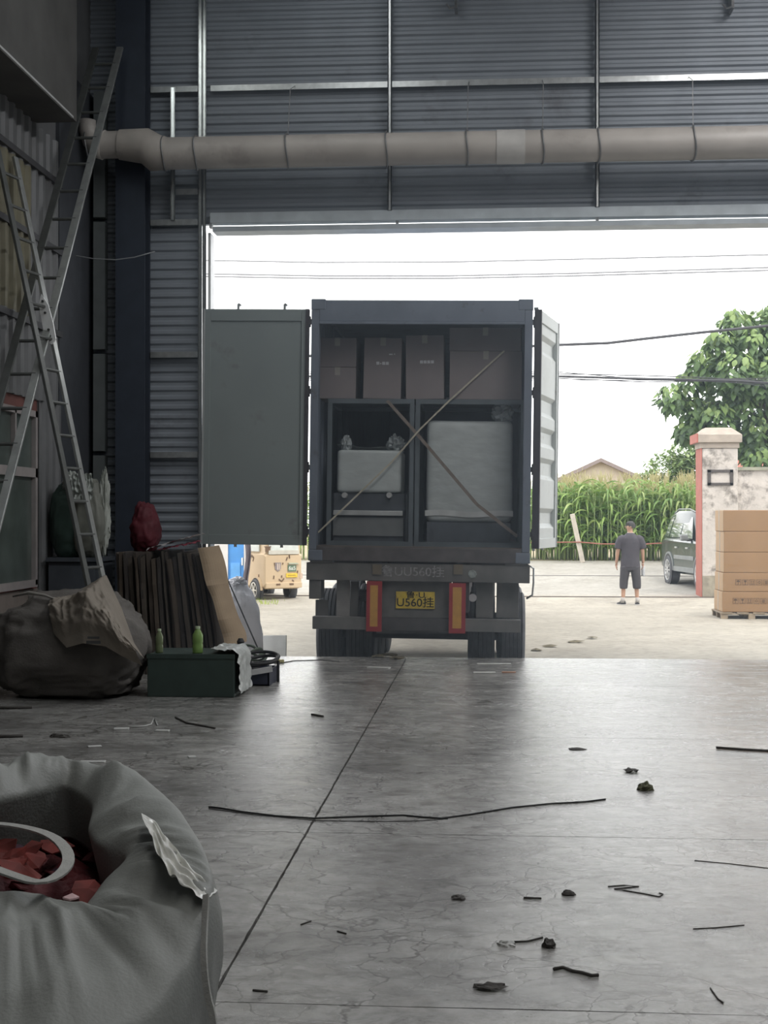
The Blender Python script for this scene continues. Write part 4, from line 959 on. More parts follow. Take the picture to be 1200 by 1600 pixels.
# contents
m_scr = [M('red_scrap', (0.10, 0.012, 0.016), 0.75, var=0.4, scale=9, bump=0.6, bscale=25), M('bright_red_scrap', (0.17, 0.022, 0.016), 0.75, var=0.4, scale=20), M('pink_scrap', (0.55, 0.38, 0.38), 0.7), M('purple_scrap', (0.03, 0.008, 0.02), 0.8)]
def cont(u, v):
    th = 2 * math.pi * u; r_ = 0.33 * v
    p_ = Vector((math.cos(th) * r_, math.sin(th) * r_, 0)); 
    return (BC.x + p_.x, BC.y + p_.y * 1.05, 0.80 + 0.04 * (1 - v) + 0.05 * nz(p_, 9, 5) + 0.03 * nz(p_, 25, 6))
MB().grid(cont, 60, 26, wrap_u=True).build('scrap_heap', m_scr[0], fb)
rr_ = random.Random(12)
spots = [(93, 1243, 2, 0.05), (165, 1335, 2, 0.045), (112, 1408, 2, 0.03), (48, 1276, 2, 0.015), (30, 1345, 2, 0.015)]
for k_ in range(46): spots.append((rr_.uniform(-60, 185), rr_.uniform(1240, 1415), rr_.choice((0, 0, 0, 1, 3)), rr_.uniform(0.05, 0.09)))
for k_ in range(5): spots.append((rr_.uniform(15, 80), rr_.uniform(1325, 1370), 1, rr_.uniform(0.06, 0.09)))
for i, (u, v, mi, sz) in enumerate(spots):
    p_ = G(u, v, 0.875 if mi in (1, 2) else rr_.uniform(0.82, 0.86))
    rot = Matrix.Rotation(rr_.uniform(0, 6), 3, 'Z') @ Matrix.Rotation(rr_.uniform(-0.6, 0.6), 3, 'X') @ Matrix.Rotation(rr_.uniform(-0.5, 0.5), 3, 'Y')
    n_ = rr_.randint(7, 9); sd_ = rr_.uniform(0, 50)
    poly = [rot @ Vector((sz * 0.6 * math.cos(2 * math.pi * k_ / n_) * rr_.uniform(0.55, 1.1), sz * 0.6 * math.sin(2 * math.pi * k_ / n_) * rr_.uniform(0.55, 1.1), 0.014 * nz((k_ * 0.9, sd_, 0), 1.0, 2))) for k_ in range(n_)]
    up = rot @ Vector((0, 0, 0.003))
    MB().add([p_ + q_ for q_ in poly] + [p_ + q_ + up for q_ in poly] + [p_ + rot @ Vector((0, 0, 0.014))], [tuple(range(n_))] + [(2 * n_, n_ + k_, n_ + (k_ + 1) % n_) for k_ in range(n_)] + [(k_, k_ + n_, (k_ + 1) % n_ + n_, (k_ + 1) % n_) for k_ in range(n_)]).build('scrap_piece', m_scr[mi], fb)
# webbing loop lying in the mouth and the strap hanging at the right corner
m_web = M('webbing_pale', (0.38, 0.38, 0.36), 0.7, var=0.1, scale=30, bump=0.2, bscale=200)
def band(pts, wd, name, up=(0, 0, 1)):
    pts = [Vector(p_) for p_ in pts]
    for _ in range(2):     # smooth the polyline
        q_ = [pts[0]]
        for a_, c2_ in zip(pts[:-1], pts[1:]): q_ += [a_.lerp(c2_, 0.25), a_.lerp(c2_, 0.75)]
        pts = q_ + [pts[-1]]
    b_ = MB(); up = Vector(up); vs = []
    for i, p_ in enumerate(pts):
        t_ = (pts[min(i + 1, len(pts) - 1)] - pts[max(i - 1, 0)]).normalized(); s_ = t_.cross(up).normalized() * wd / 2; n_ = s_.cross(t_).normalized() * 0.002
        vs += [p_ - s_ - n_, p_ + s_ - n_, p_ + s_ + n_, p_ - s_ + n_]
    fs = []
    for i in range(len(pts) - 1):
        for j in range(4): fs.append((i * 4 + j, i * 4 + (j + 1) % 4, i * 4 + 4 + (j + 1) % 4, i * 4 + 4 + j))
    return b_.add(vs, fs).build(name, m_web, fb, smooth=False)
band([G(-40, 1285, 0.93), G(30, 1290, 0.93), G(85, 1306, 0.93), G(110, 1335, 0.93), G(102, 1362, 0.92), G(65, 1382, 0.92), G(20, 1368, 0.92), G(-40, 1345, 0.92)], 0.022, 'webbing_loop')
band([G(322, 1398, 0.94), P(320, 1440, 2.22), P(318, 1500, 2.16), P(323, 1550, 2.14), P(334, 1590, 2.12), P(337, 1650, 2.1)], 0.011, 'hanging_strap', up=(0.3, 1, 0))
HA = [(221, 1271), (243, 1287), (264, 1318), (292, 1352), (318, 1377), (340, 1392)]; HB = [(223, 1280), (238, 1308), (250, 1346), (270, 1368), (288, 1386), (322, 1408)]
def hem(u, v):
    k_ = u * 5; i = min(int(k_), 4); f_ = k_ - i
    ua, va = [HA[i][j] + (HA[i + 1][j] - HA[i][j]) * f_ for j in (0, 1)]; ub, vb = [HB[i][j] + (HB[i + 1][j] - HB[i][j]) * f_ for j in (0, 1)]
    j_ = 0.35 * ridge((u * 6, 3.3, 0), 1.5, 7); vv = v * (1 + j_ * 0.5) - 0.1 * j_
    wv = 0.5 + 0.5 * math.sin(v * 21 + 5 * nz((u * 4, v * 0.6, 0), 1.5, 3))
    z_ = 1.005 - 0.085 * u
    p_ = G(ua + (ub - ua) * vv, va + (vb - va) * vv, z_)
    return p_ + Vector((-0.1, -0.4, 1)) * (0.010 * wv + 0.012 * nz((u * 9, v * 3, 0), 1.2, 5)) * math.sin(math.pi * min(max(u, 0.03), 0.97))
MB().grid(hem, 70, 60).build('gathered_hem', M('shiny_hem', (0.66, 0.66, 0.62), 0.3, var=0.15, scale=30), fb, smooth=True)

# ------------------------------------------------------------------ litter on the floor
m_litter = M('litter_dark', (0.055, 0.05, 0.045), 0.8, var=0.3, scale=30)
m_litter_l = M('litter_pale', (0.5, 0.5, 0.48), 0.7, var=0.15, scale=20)
m_deadleaf = M('dead_leaf', (0.13, 0.11, 0.065), 0.8, var=0.4, scale=25)
def line_on_floor(name, pix, rad, mat, label, cat, z=None):
    pts = [G(u, v, 0.0) + Vector((0, 0, rad)) for u, v in pix]
    return solo(name, MB().tube(pts, rad, 6), mat, (pts[0].x, pts[0].y, 0), label, cat, smooth=True)
line_on_floor('black_cord', [(326, 1262), (345, 1264), (380, 1270), (430, 1276), (490, 1280), (560, 1277), (630, 1275), (660, 1278), (690, 1280), (740, 1273), (800, 1263), (860, 1257), (915, 1254), (946, 1250)], 0.0048, m_black, 'black cord stretched across the floor below the truck', 'cord')
line_on_floor('black_cord', [(326, 1264), (400, 1274), (500, 1283), (600, 1284), (660, 1283), (700, 1280)], 0.002, m_black, 'thinner thread running just below the black cord', 'cord')
line_on_floor('floor_rod', [(1119, 1170), (1160, 1173), (1230, 1177)], 0.009, m_litter, 'dark thin bar on the floor at the right edge', 'rod')
line_on_floor('bent_wire', [(950, 1386), (975, 1384), (998, 1386), (960, 1390), (975, 1392), (1005, 1397), (1030, 1402), (1036, 1398), (1030, 1396)], 0.0025, m_litter, 'bent hooked wire on the floor at right', 'wire')
line_on_floor('floor_wire', [(436, 1037), (460, 1033), (500, 1032), (530, 1034)], 0.005, m_litter, 'thin wire trailing from the hose towards the truck', 'wire')
line_on_floor('twig', [(274, 1122), (292, 1131), (310, 1134), (336, 1139)], 0.007, m_litter, 'dark twig lying in front of the green crate', 'twig')
line_on_floor('twig', [(1083, 1452), (1120, 1450), (1163, 1446)], 0.0018, m_litter, 'fine straw near the right edge of the floor', 'twig')
line_on_floor('twig', [(1110, 1545), (1122, 1562), (1130, 1568)], 0.0025, m_litter, 'short bent stick near the lower right corner', 'twig')
line_on_floor('twig', [(1085, 1345), (1140, 1350), (1200, 1357)], 0.0018, m_litter, 'long straw low on the right of the floor', 'twig')
line_on_floor('twig', [(470, 1446), (486, 1440)], 0.003, m_litter, 'short dark stick right of the floor joint', 'twig')
line_on_floor('twig', [(527, 1456), (541, 1460)], 0.003, m_litter, 'small splinter low in the middle of the floor', 'twig')
line_on_floor('twig', [(818, 1404), (846, 1405)], 0.004, m_litter, 'thin splinter beside the black nut-like chip', 'twig')
line_on_floor('twig', [(395, 1549), (418, 1551)], 0.004, m_litter, 'dark splinter near the bottom joint', 'twig')
line_on_floor('twig', [(487, 1118), (505, 1121)], 0.009, m_litter, 'dark splinter in the bright patch left of the joint', 'twig')
line_on_floor('floor_rod', [(-20, 1108), (20, 1108), (50, 1107)], 0.012, m_litter, 'dark rod lying at the far left before the bulk bag', 'rod')
line_on_floor('floor_rod', [(-20, 1153), (15, 1153), (36, 1152)], 0.012, m_litter, 'second dark rod at the left edge, nearer the camera', 'rod')
def scrap(u, v, w_, d_, h_, mat, label, cat, seed, name='debris', curl=0.0):
    """irregular low lump"""
    p_ = G(u, v, 0)
    def fn(a_, b_2):
        th = 2 * math.pi * b_2; ph = math.pi * 0.5 * a_
        q_ = Vector((math.cos(th) * math.cos(ph), math.sin(th) * math.cos(ph), math.sin(ph)))
        k_ = 1 + 0.45 * nz(q_, 1.7, seed) + 0.3 * nz(q_, 4.0, seed + 3)
        return (p_.x + q_.x * k_ * w_ / 2, p_.y + q_.y * k_ * d_ / 2, max(q_.z * k_, 0) * h_ + curl * (0.5 + nz(q_, 2.2, seed + 8)) * (1 - a_))
    return solo(name, MB().grid(fn, 7, 16, wrap_v=True), mat, (p_.x, p_.y, 0), label, cat)
def flat(u, v, w_, d_, h_, ang, mat, label, cat, name):
    p_ = G(u, v, 0); return solo(name, MB().box((p_.x, p_.y, h_ / 2), (w_, d_, h_), Matrix.Rotation(ang, 3, 'Z')), mat, (p_.x, p_.y, 0), label, cat, bevel=0.002)
scrap(1008, 1234, 0.085, 0.10, 0.045, M('moss_stone', (0.10, 0.10, 0.06), 0.9, var=0.4, scale=40), 'mossy lump on the floor at right', 'stone', 3, 'mossy_stone')
scrap(986, 1206, 0.085, 0.09, 0.018, m_litter, 'dark curled leaf just above the mossy lump', 'leaf', 4, 'dead_leaf', 0.015)
scrap(902, 1171, 0.12, 0.08, 0.01, m_litter, 'flat dark stain-like scrap in the middle right', 'debris', 5)
scrap(717, 1404, 0.06, 0.07, 0.012, m_litter, 'small dark square chip in the middle of the floor', 'debris', 6)
scrap(888, 1398, 0.055, 0.04, 0.018, m_litter, 'black chip right of the square one', 'debris', 7)
scrap(858, 1479, 0.05, 0.06, 0.026, m_litter, 'black pebble on the lower floor', 'stone', 8, 'pebble')
scrap(793, 1477, 0.065, 0.05, 0.016, m_litter_l, 'pale pebble left of the black one', 'stone', 9, 'pebble')
scrap(765, 1545, 0.10, 0.06, 0.014, m_litter, 'dark leaf lying near the bottom centre', 'leaf', 10, 'dead_leaf', 0.01)
line_on_floor('debris', [(865, 1517), (880, 1514), (895, 1520), (908, 1522), (925, 1527), (935, 1526)], 0.006, m_litter, 'twisted black rag on the lower right floor', 'rag')
line_on_floor('twig', [(803, 1473), (825, 1472), (848, 1466)], 0.0035, m_litter, 'dark twig above the pale pebble', 'twig')
for i, (u, v, sz) in enumerate(((592, 1027, 0.16), (608, 1025, 0.2), (622, 1030, 0.16))):
    scrap(u, v, sz, 0.16, 0.03, m_deadleaf, ('left', 'middle', 'right')[i] + ' clump of withered leaves on the floor edge behind the truck', 'leaves', 30 + i, 'leaf_clump', 0.015)
flat(592, 1044, 0.24, 0.08, 0.012, -0.25, m_litter_l, 'pale strip of paper behind the left tyres', 'paper', 'paper_strip')
flat(757, 1052, 0.22, 0.08, 0.012, 0.1, m_litter_l, 'white strip of paper behind the right inner tyre', 'paper', 'paper_strip')
flat(772, 1038, 0.36, 0.07, 0.01, 0.08, m_litter_l, 'long pale strip of film behind the right tyres', 'paper', 'paper_strip')
flat(795, 1051, 0.14, 0.05, 0.01, 0.0, M('orange_scrap', (0.4, 0.2, 0.12), 0.7), 'small orange-brown strip behind the right tyres', 'scrap', 'paper_strip')
flat(190, 1140, 0.11, 0.06, 0.012, 0.2, m_litter_l, 'left of two pale paper bits before the green crate', 'paper', 'paper_bit')
flat(254, 1143, 0.10, 0.05, 0.012, 0.0, m_litter_l, 'right of two pale paper bits before the green crate', 'paper', 'paper_bit')
flat(145, 1191, 0.16, 0.05, 0.008, 0.1, m_litter_l, 'pale strip just above the open bulk bag', 'paper', 'paper_strip')
flat(300, 1184, 0.05, 0.05, 0.01, 0.4, m_litter_l, 'tiny pale chip right above the bulk bag', 'paper', 'paper_bit')
flat(148, 1167, 0.09, 0.05, 0.008, 0.4, m_litter_l, 'faint paper scrap left of centre on the dark floor', 'paper', 'paper_bit')
scrap(92, 1152, 0.14, 0.07, 0.025, m_litter, 'dark scrap on the floor at left before the bags', 'debris', 44)
line_on_floor('wire_scrap', [(205, 1137), (225, 1136), (236, 1133), (241, 1124), (246, 1134)], 0.006, m_litter_l, 'bright bent wire scrap on the dark floor', 'wire')
for i, (u, v, sz) in enumerate(((838, 1017, 0.12), (860, 1011, 0.14), (898, 1004, 0.16), (925, 998, 0.12))):
    p_ = G(u, v, -0.28); b_ = MB(); r_ = random.Random(60 + i); n_ = 8
    b_.add([(p_.x, p_.y, -0.24)] + [(p_.x + sz * math.cos(2 * math.pi * k_ / n_) * r_.uniform(0.5, 1), p_.y + sz * math.sin(2 * math.pi * k_ / n_) * r_.uniform(0.5, 1), -0.28 + r_.uniform(0, 0.03)) for k_ in range(n_)], [(0, k_ + 1, (k_ + 1) % n_ + 1) for k_ in range(n_)] + [tuple(range(n_, 0, -1))])
    solo('dead_leaf', b_, m_deadleaf, (p_.x, p_.y, -0.28), 'withered leaf on the yard right of the truck, %s in the row' % ('first', 'second', 'third', 'fourth')[i], 'leaf')

# ------------------------------------------------------------------ pallet of cartons at the right
ZY = -0.28
Yb = 25.9
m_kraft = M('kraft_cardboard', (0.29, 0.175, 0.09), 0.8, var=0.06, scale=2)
m_kraft_s = M('kraft_cardboard_lit_side', (0.47, 0.32, 0.19), 0.8, var=0.08, scale=3)  # paler copy of the kraft, painting light on each carton's left end
m_pr = M('carton_print', (0.09, 0.055, 0.035), 0.8)
m_pal = M('pallet_wood', (0.30, 0.24, 0.17), 0.85, var=0.2, scale=6)
x0, x1 = P(1130, 900, Yb).x, P(1130, 900, Yb).x + 1.75
pt = thing('wooden_pallet', ((x0 + x1) / 2, Yb + 0.5, ZY), 'low wooden pallet under the carton stack', 'pallet')
for i in range(7): MB().bx(x0 - 0.05 + 0.29 * i, x0 + 0.16 + 0.29 * i, Yb - 0.04, Yb + 1.02, ZY + 0.10, ZY + 0.122).build('deck_board', m_pal, pt)
for yy in (Yb - 0.02, Yb + 0.45, Yb + 0.92):
    MB().bx(x0 - 0.05, x1 + 0.1, yy, yy + 0.09, ZY + 0.08, ZY + 0.10).build('stringer_board', m_pal, pt)
    for xx in (x0 - 0.04, x0 + 0.45, x0 + 1.05, x1 - 0.1): MB().bx(xx, xx + 0.12, yy, yy + 0.09, ZY, ZY + 0.08).build('block', m_pal, pt)
vs_ = [797, 830.5, 863, 895, 924.5, 955.5]
words = ['topmost carton of the kraft carton stack on the pallet', 'second carton from the top of the stack on the pallet', 'middle carton of the five stacked on the pallet', 'second carton from the bottom of the stack, printed with handling marks', 'bottom carton of the stack on the pallet, printed with handling marks']
def disc(cx_, cz_, r_, y_, n_=14, a0=0.0, a1=2 * math.pi):
    return MB().prism([(cx_ + r_ * math.cos(a0 + (a1 - a0) * k_ / n_), cz_ + r_ * math.sin(a0 + (a1 - a0) * k_ / n_)) for k_ in range(n_ + (0 if a1 - a0 > 6 else 1))], y_ - 0.002, y_)
def marks(root, xs_, zc, y_):
    """umbrella, glass, arrows, recycling and stacking pictograms in frames"""
    s = 0.05
    for i in range(6):
        cx_ = xs_ + i * 0.125
        b_ = MB()
        for a0, a1, c0, c1 in ((-s, s, s - 0.006, s), (-s, s, -s, -s + 0.006), (-s, -s + 0.006, -s, s), (s - 0.006, s, -s, s)): b_.bx(cx_ + a0, cx_ + a1, y_ - 0.002, y_, zc + c0, zc + c1)
        def merge(o_): b_.add(o_.v, o_.f)
        if i == 0: merge(disc(cx_, zc + 0.005, 0.033, y_, 10, 0, math.pi)); b_.bx(cx_ - 0.004, cx_ + 0.004, y_ - 0.002, y_, zc - 0.036, zc + 0.005); b_.bx(cx_ - 0.014, cx_, y_ - 0.002, y_, zc - 0.038, zc - 0.031)
        elif i == 1: b_.prism([(cx_ - 0.026, zc + 0.036), (cx_ + 0.026, zc + 0.036), (cx_ + 0.018, zc + 0.004), (cx_, zc - 0.006), (cx_ - 0.018, zc + 0.004)], y_ - 0.002, y_); b_.bx(cx_ - 0.004, cx_ + 0.004, y_ - 0.002, y_, zc - 0.034, zc); b_.bx(cx_ - 0.018, cx_ + 0.018, y_ - 0.002, y_, zc - 0.038, zc - 0.032)
        elif i == 2:
            for dx in (-0.018, 0.018): b_.bx(cx_ + dx - 0.005, cx_ + dx + 0.005, y_ - 0.002, y_, zc - 0.025, zc + 0.015); b_.prism([(cx_ + dx - 0.012, zc + 0.014), (cx_ + dx + 0.012, zc + 0.014), (cx_ + dx, zc + 0.036)], y_ - 0.002, y_)
            b_.bx(cx_ - 0.03, cx_ + 0.03, y_ - 0.002, y_, zc - 0.036, zc - 0.029)
        elif i in (3, 5):
            for k_ in range(3):
                q_ = 2 * math.pi * k_ / 3 + 0.5; p_ = (cx_ + 0.024 * math.cos(q_), zc + 0.024 * math.sin(q_)); q2 = q_ + 1.5; p2 = (cx_ + 0.024 * math.cos(q2), zc + 0.024 * math.sin(q2))
                b_.bar((p_[0], y_ - 0.001, p_[1]), (p2[0], y_ - 0.001, p2[1]), 0.012, 0.002, side=(0, 1, 0))
        else:
            for k_ in range(3): b_.bx(cx_ - 0.026, cx_ + 0.026, y_ - 0.002, y_, zc - 0.03 + 0.022 * k_, zc - 0.016 + 0.022 * k_)
        b_.build('handling_mark', m_pr, root)
pz0 = P(1130, 955.5, Yb).z - (ZY + 0.122)
for i in range(5):
    z1_, z0_ = P(1130, vs_[i], Yb).z - pz0 * 0, P(1130, vs_[i + 1], Yb).z
    if i == 4: z0_ = ZY + 0.123
    dx = (0.0, 0.012, 0.008, -0.005, -0.02)[i]
    t = thing('kraft_carton', ((x0 + x1) / 2 + dx, Yb + 0.45, z0_), words[i], 'box', 'kraft cartons stacked on the pallet')
    b_ = MB(); b_.bx(x0 + dx, x1 + dx, Yb, Yb + 0.9, z0_ + 0.002, z1_ - 0.001)
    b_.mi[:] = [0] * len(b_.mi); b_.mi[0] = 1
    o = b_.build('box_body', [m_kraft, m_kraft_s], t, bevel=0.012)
    MB().bx(x0 + dx - 0.002, x0 + dx, Yb + 0.41, Yb + 0.49, z0_ + 0.01, z1_ - 0.002).build('tape', m_tape, t)
    if i >= 3: marks(t, x0 + dx + 0.24 + (0.0 if i == 4 else 0.035), (z0_ + z1_) / 2 + (0.02 if i == 4 else 0.0), Yb - 0.001)

# ------------------------------------------------------------------ gate pillar and boundary wall
def plaster(name):
    m = M(name, (0.50, 0.46, 0.42), 0.85, var=0.14, scale=3, dark=(0.17, 0.15, 0.13), dscale=3.2, damt=0.5, bump=0.4, bscale=14)
    return m
m_pl = plaster('flaking_plaster'); m_cap2 = M('concrete_cap', (0.36, 0.31, 0.26), 0.9, var=0.15, scale=5)
m_redp = M('faded_red_paint', (0.36, 0.115, 0.085), 0.8, var=0.1, scale=3)
Yg = 31.5; zg = gz(Yg)
xa, xb = P(1097, 900, Yg).x, P(1153, 900, Yg).x; zt = P(1120, 700, Yg).z
pil = thing('gate_pillar', ((xa + xb) / 2, Yg + 0.42, zg), 'tall gate pillar with flaking plaster and a red side', 'pillar')
MB().bx(xa, xb, Yg, Yg + 0.84, zg - 0.05, zt).build('pillar_body', m_pl, pil, bevel=0.015)
MB().bx(xa - 0.012, xa, Yg - 0.004, Yg + 0.85, zg - 0.03, zt).build('painted_side', m_redp, pil)
MB().bx(xa - 0.03, xb + 0.03, Yg - 0.03, Yg + 0.87, zt, zt + 0.12).build('neck', m_cap2, pil)
cz = zt + 0.12
MB().bx(xa - 0.10, xb + 0.08, Yg - 0.1, Yg + 0.94, cz, cz + 0.17).build('cap_slab', m_cap2, pil, bevel=0.01)
b = MB(); X0, X1, Y0, Y1 = xa - 0.1, xb + 0.08, Yg - 0.1, Yg + 0.94
b.add([(X0, Y0, cz + 0.17), (X1, Y0, cz + 0.17), (X1, Y1, cz + 0.17), (X0, Y1, cz + 0.17), (X0 + 0.2, Y0 + 0.25, cz + 0.34), (X1 - 0.2, Y0 + 0.25, cz + 0.34), (X1 - 0.2, Y1 - 0.25, cz + 0.34), (X0 + 0.2, Y1 - 0.25, cz + 0.34)],
      [(0, 1, 5, 4), (1, 2, 6, 5), (2, 3, 7, 6), (3, 0, 4, 7), (4, 5, 6, 7), (3, 2, 1, 0)]); b.build('cap_hip', m_cap2, pil)
MB().bx(xa - 0.13, xa - 0.1, Yg - 0.1, Yg + 0.94, cz, cz + 0.2).build('cap_red_edge', m_redp, pil)
p, q = P(1105.5, 734, Yg), P(1145.5, 758.5, Yg)
m_fr = M('niche_dark', (0.07, 0.06, 0.055), 0.85, var=0.3, scale=20)
nb = MB()
for a0, a1, c0, c1 in ((p.x, q.x, p.z - 0.06, p.z), (p.x, q.x, q.z, q.z + 0.06), (p.x, p.x + 0.07, q.z, p.z), (q.x - 0.07, q.x, q.z, p.z)): nb.bx(a0, a1, Yg - 0.03, Yg + 0.01, c0, c1)
nb.build('nameplate_frame', m_fr, pil)
MB().bx(xa + 0.01, xb, Yg - 0.006, Yg + 0.01, zg - 0.03, zg + 0.48).build('bare_render', M('bare_render', (0.30, 0.27, 0.21), 0.9, var=0.25, scale=6, dark=(0.14, 0.12, 0.1), dscale=5, damt=0.25), pil)
zw = P(1175, 735, Yg + 0.2).z
gw = thing('boundary_wall', (xb + 2, Yg + 0.3, zg), 'weathered whitewashed boundary wall right of the gate pillar', 'wall')
MB().bx(xb, xb + 4.2, Yg + 0.1, Yg + 0.4, zg - 0.05, zw).build('wall_body', m_pl, gw)
MB().bx(xb, xb + 4.2, Yg + 0.04, Yg + 0.46, zw, zw + 0.07).build('coping', M('mossy_coping', (0.26, 0.26, 0.20), 0.9, var=0.3, scale=6), gw)
# glimpse of a red roof behind
hb = thing('red_roofed_shed', (7.4, 40.5, gz(40)), 'small red-roofed shed glimpsed between pillar and tree', 'building')
MB().bx(6.6, 9.5, 40, 42.4, gz(40), 3.0).build('shed_wall', M('shed_wall', (0.5, 0.42, 0.36), 0.8), hb)
MB().prism([(39.7, 2.95), (42.7, 2.95), (41.2, 3.75)], 6.4, 9.7, 'X').build('shed_roof', M('red_tile', (0.50, 0.16, 0.12), 0.8), hb)

# ------------------------------------------------------------------ leaning post and wires
m_conc = M('old_concrete_post', (0.46, 0.42, 0.36), 0.9, var=0.15, scale=8)
a, c_ = P(894, 803, 42.3), P(909, 872, 42.3); d_ = (c_ - a).normalized(); c_ = c_ + d_ * max((c_.z - gz(42.3)) / max(-d_.z, 0.1), 0)
solo('leaning_post', MB().bar(a, c_, 0.14, 0.14), m_conc, tuple(c_), 'pale concrete post leaning in front of the maize', 'post', bevel=0.01)
def wire(pts, r_, label, mat=None, group=None):
    v_ = [P(u, v, Y) for u, v, Y in pts]
    # subdivide for a smooth sag
    sm = []
    for i in range(len(v_) - 1):
        for k_ in range(4): sm.append(v_[i].lerp(v_[i + 1], k_ / 4))
    sm.append(v_[-1])
    return solo('overhead_cable', MB().tube(sm, r_, 6), mat or M('cable_black', (0.045, 0.045, 0.05), 0.6), tuple(sm[0]), label, 'cable', group, smooth=True)
m_thin = M('cable_thin_grey', (0.20, 0.20, 0.21), 0.6)
wire([(-400, 404, 30), (325, 407, 30), (500, 410, 30), (720, 409, 30), (900, 405, 30), (1200, 398, 30), (1800, 384, 30)], 0.015, 'uppermost thin overhead cable crossing the sky', m_thin)
wire([(-400, 424, 30), (325, 428, 30), (500, 431, 30), (700, 431, 30), (900, 427, 30), (1200, 418, 30), (1800, 400, 30)], 0.016, 'upper line of the close cable pair above the truck', m_thin)
wire([(-400, 430, 30), (325, 432, 30), (500, 435, 30), (700, 435, 30), (900, 431, 30), (1200, 422.5, 30), (1800, 405, 30)], 0.016, 'lower line of the close cable pair above the truck', m_thin)
wire([(-300, 560, 33), (500, 556, 33), (870, 539, 33), (950, 536, 33), (1010, 529, 33), (1100, 519, 33), (1200, 509, 33), (1700, 460, 33)], 0.035, 'thick sagging cable crossing the tree top at right')
for i, (dv0, dv1, r_) in enumerate(((0, 0, 0.03), (-4, -5, 0.012), (3, 5, 0.012), (6, 2, 0.01), (-7, 1, 0.01))):
    wire([(-300, 590 + dv0, 33.5), (500, 588 + dv0, 33.5), (870, 588 + dv0, 33.5), (940, 590 + 0.5 * dv0 + 0.5 * dv1, 33.5), (1010, 592 + dv1, 33.5), (1090, 593.5 + dv1 * (0.4 + 0.4 * (i % 2)), 33.5), (1150, 595 + dv0 * 0.5, 33.5), (1200, 598 + dv0, 33.5), (1700, 620 + dv0, 33.5)], r_, ('thickest cable of the bundle at mid height', 'cable just above the thick one in the bundle', 'cable just below the thick one in the bundle', 'lowest thin cable of the bundle at left', 'highest thin cable of the bundle at left')[i], None, 'bundled overhead cables')
wire([(830, 848, 42.2), (905, 847, 42.2), (940, 850, 42.2), (1010, 850, 42.2), (1080, 846, 42.2)], 0.02, 'reddish string tied along the maize stems', M('red_string', (0.30, 0.11, 0.08), 0.7))

# ------------------------------------------------------------------ maize
m_mz = [leaf_mat('maize_leaf_%d' % i, a_, b_) for i, (a_, b_) in enumerate((((0.17, 0.29, 0.06), (0.31, 0.44, 0.12)), ((0.13, 0.25, 0.06), (0.25, 0.38, 0.12)), ((0.26, 0.36, 0.10), (0.42, 0.50, 0.21))))]
m_stalk = M('maize_stalk', (0.24, 0.32, 0.12), 0.6, var=0.15)
m_tas = M('maize_tassel', (0.42, 0.38, 0.19), 0.8)
def maize_leaf_data(r_, L_, wd, droop):
    n_ = 6; vs = []
    for i in range(n_ + 1):
        t_ = i / n_; s_ = wd * (math.sin(math.pi * min(0.08 + t_ * 0.92, 1)) ** 0.6) * (1 - 0.3 * t_) / 2
        x_ = L_ * (t_ - 0.18 * droop * t_ ** 3); z_ = L_ * (0.75 * t_ - droop * t_ ** 2.2)
        tw = 0.5 * math.sin(3 * t_ + r_.random() * 0.5)
        vs += [(x_, -s_, z_ + s_ * 0.5 + tw * s_), (x_, 0, z_), (x_, s_, z_ + s_ * 0.5 - tw * s_)]
    fs = []
    for i in range(n_):
        a_ = i * 3; fs += [(a_, a_ + 1, a_ + 4, a_ + 3), (a_ + 1, a_ + 2, a_ + 5, a_ + 4)]
    return vs, fs
def rotz_(vs, a_, off): 
    c0, s0 = math.cos(a_), math.sin(a_); return [(x_ * c0 - y_ * s0 + off[0], x_ * s0 + y_ * c0 + off[1], z_ + off[2]) for x_, y_, z_ in vs]
leaf_meshes = []
for i in range(6):
    r_ = random.Random(100 + i); vs, fs = maize_leaf_data(r_, r_.uniform(0.7, 0.95), r_.uniform(0.07, 0.1), r_.uniform(0.5, 1.1))
    leaf_meshes.append((vs, fs, [MB().add(vs, fs).mesh('leaf', m_mz[k_], True) for k_ in range(3)]))
stalk_me = MB().tube([(0, 0, 0), (0.01, 0, 0.8), (0, 0.01, 1.6), (0.01, 0, 2.3)], [0.017, 0.015, 0.012, 0.006], 6).mesh('stalk', m_stalk, True)
tb = MB()
for k_ in range(7):
    q_ = k_ * 0.9; tb.tube([(0, 0, 2.25), (0.06 * math.cos(q_), 0.06 * math.sin(q_), 2.42), (0.13 * math.cos(q_), 0.13 * math.sin(q_), 2.5)] if k_ else [(0, 0, 2.25), (0, 0, 2.62)], [0.006, 0.009, 0.004] if k_ else [0.008, 0.004], 4)
tas_me = tb.mesh('tassel', m_tas, False)
r_ = random.Random(77)
n_front = 0
xs_f = np.linspace(2.2, 6.35, 58)
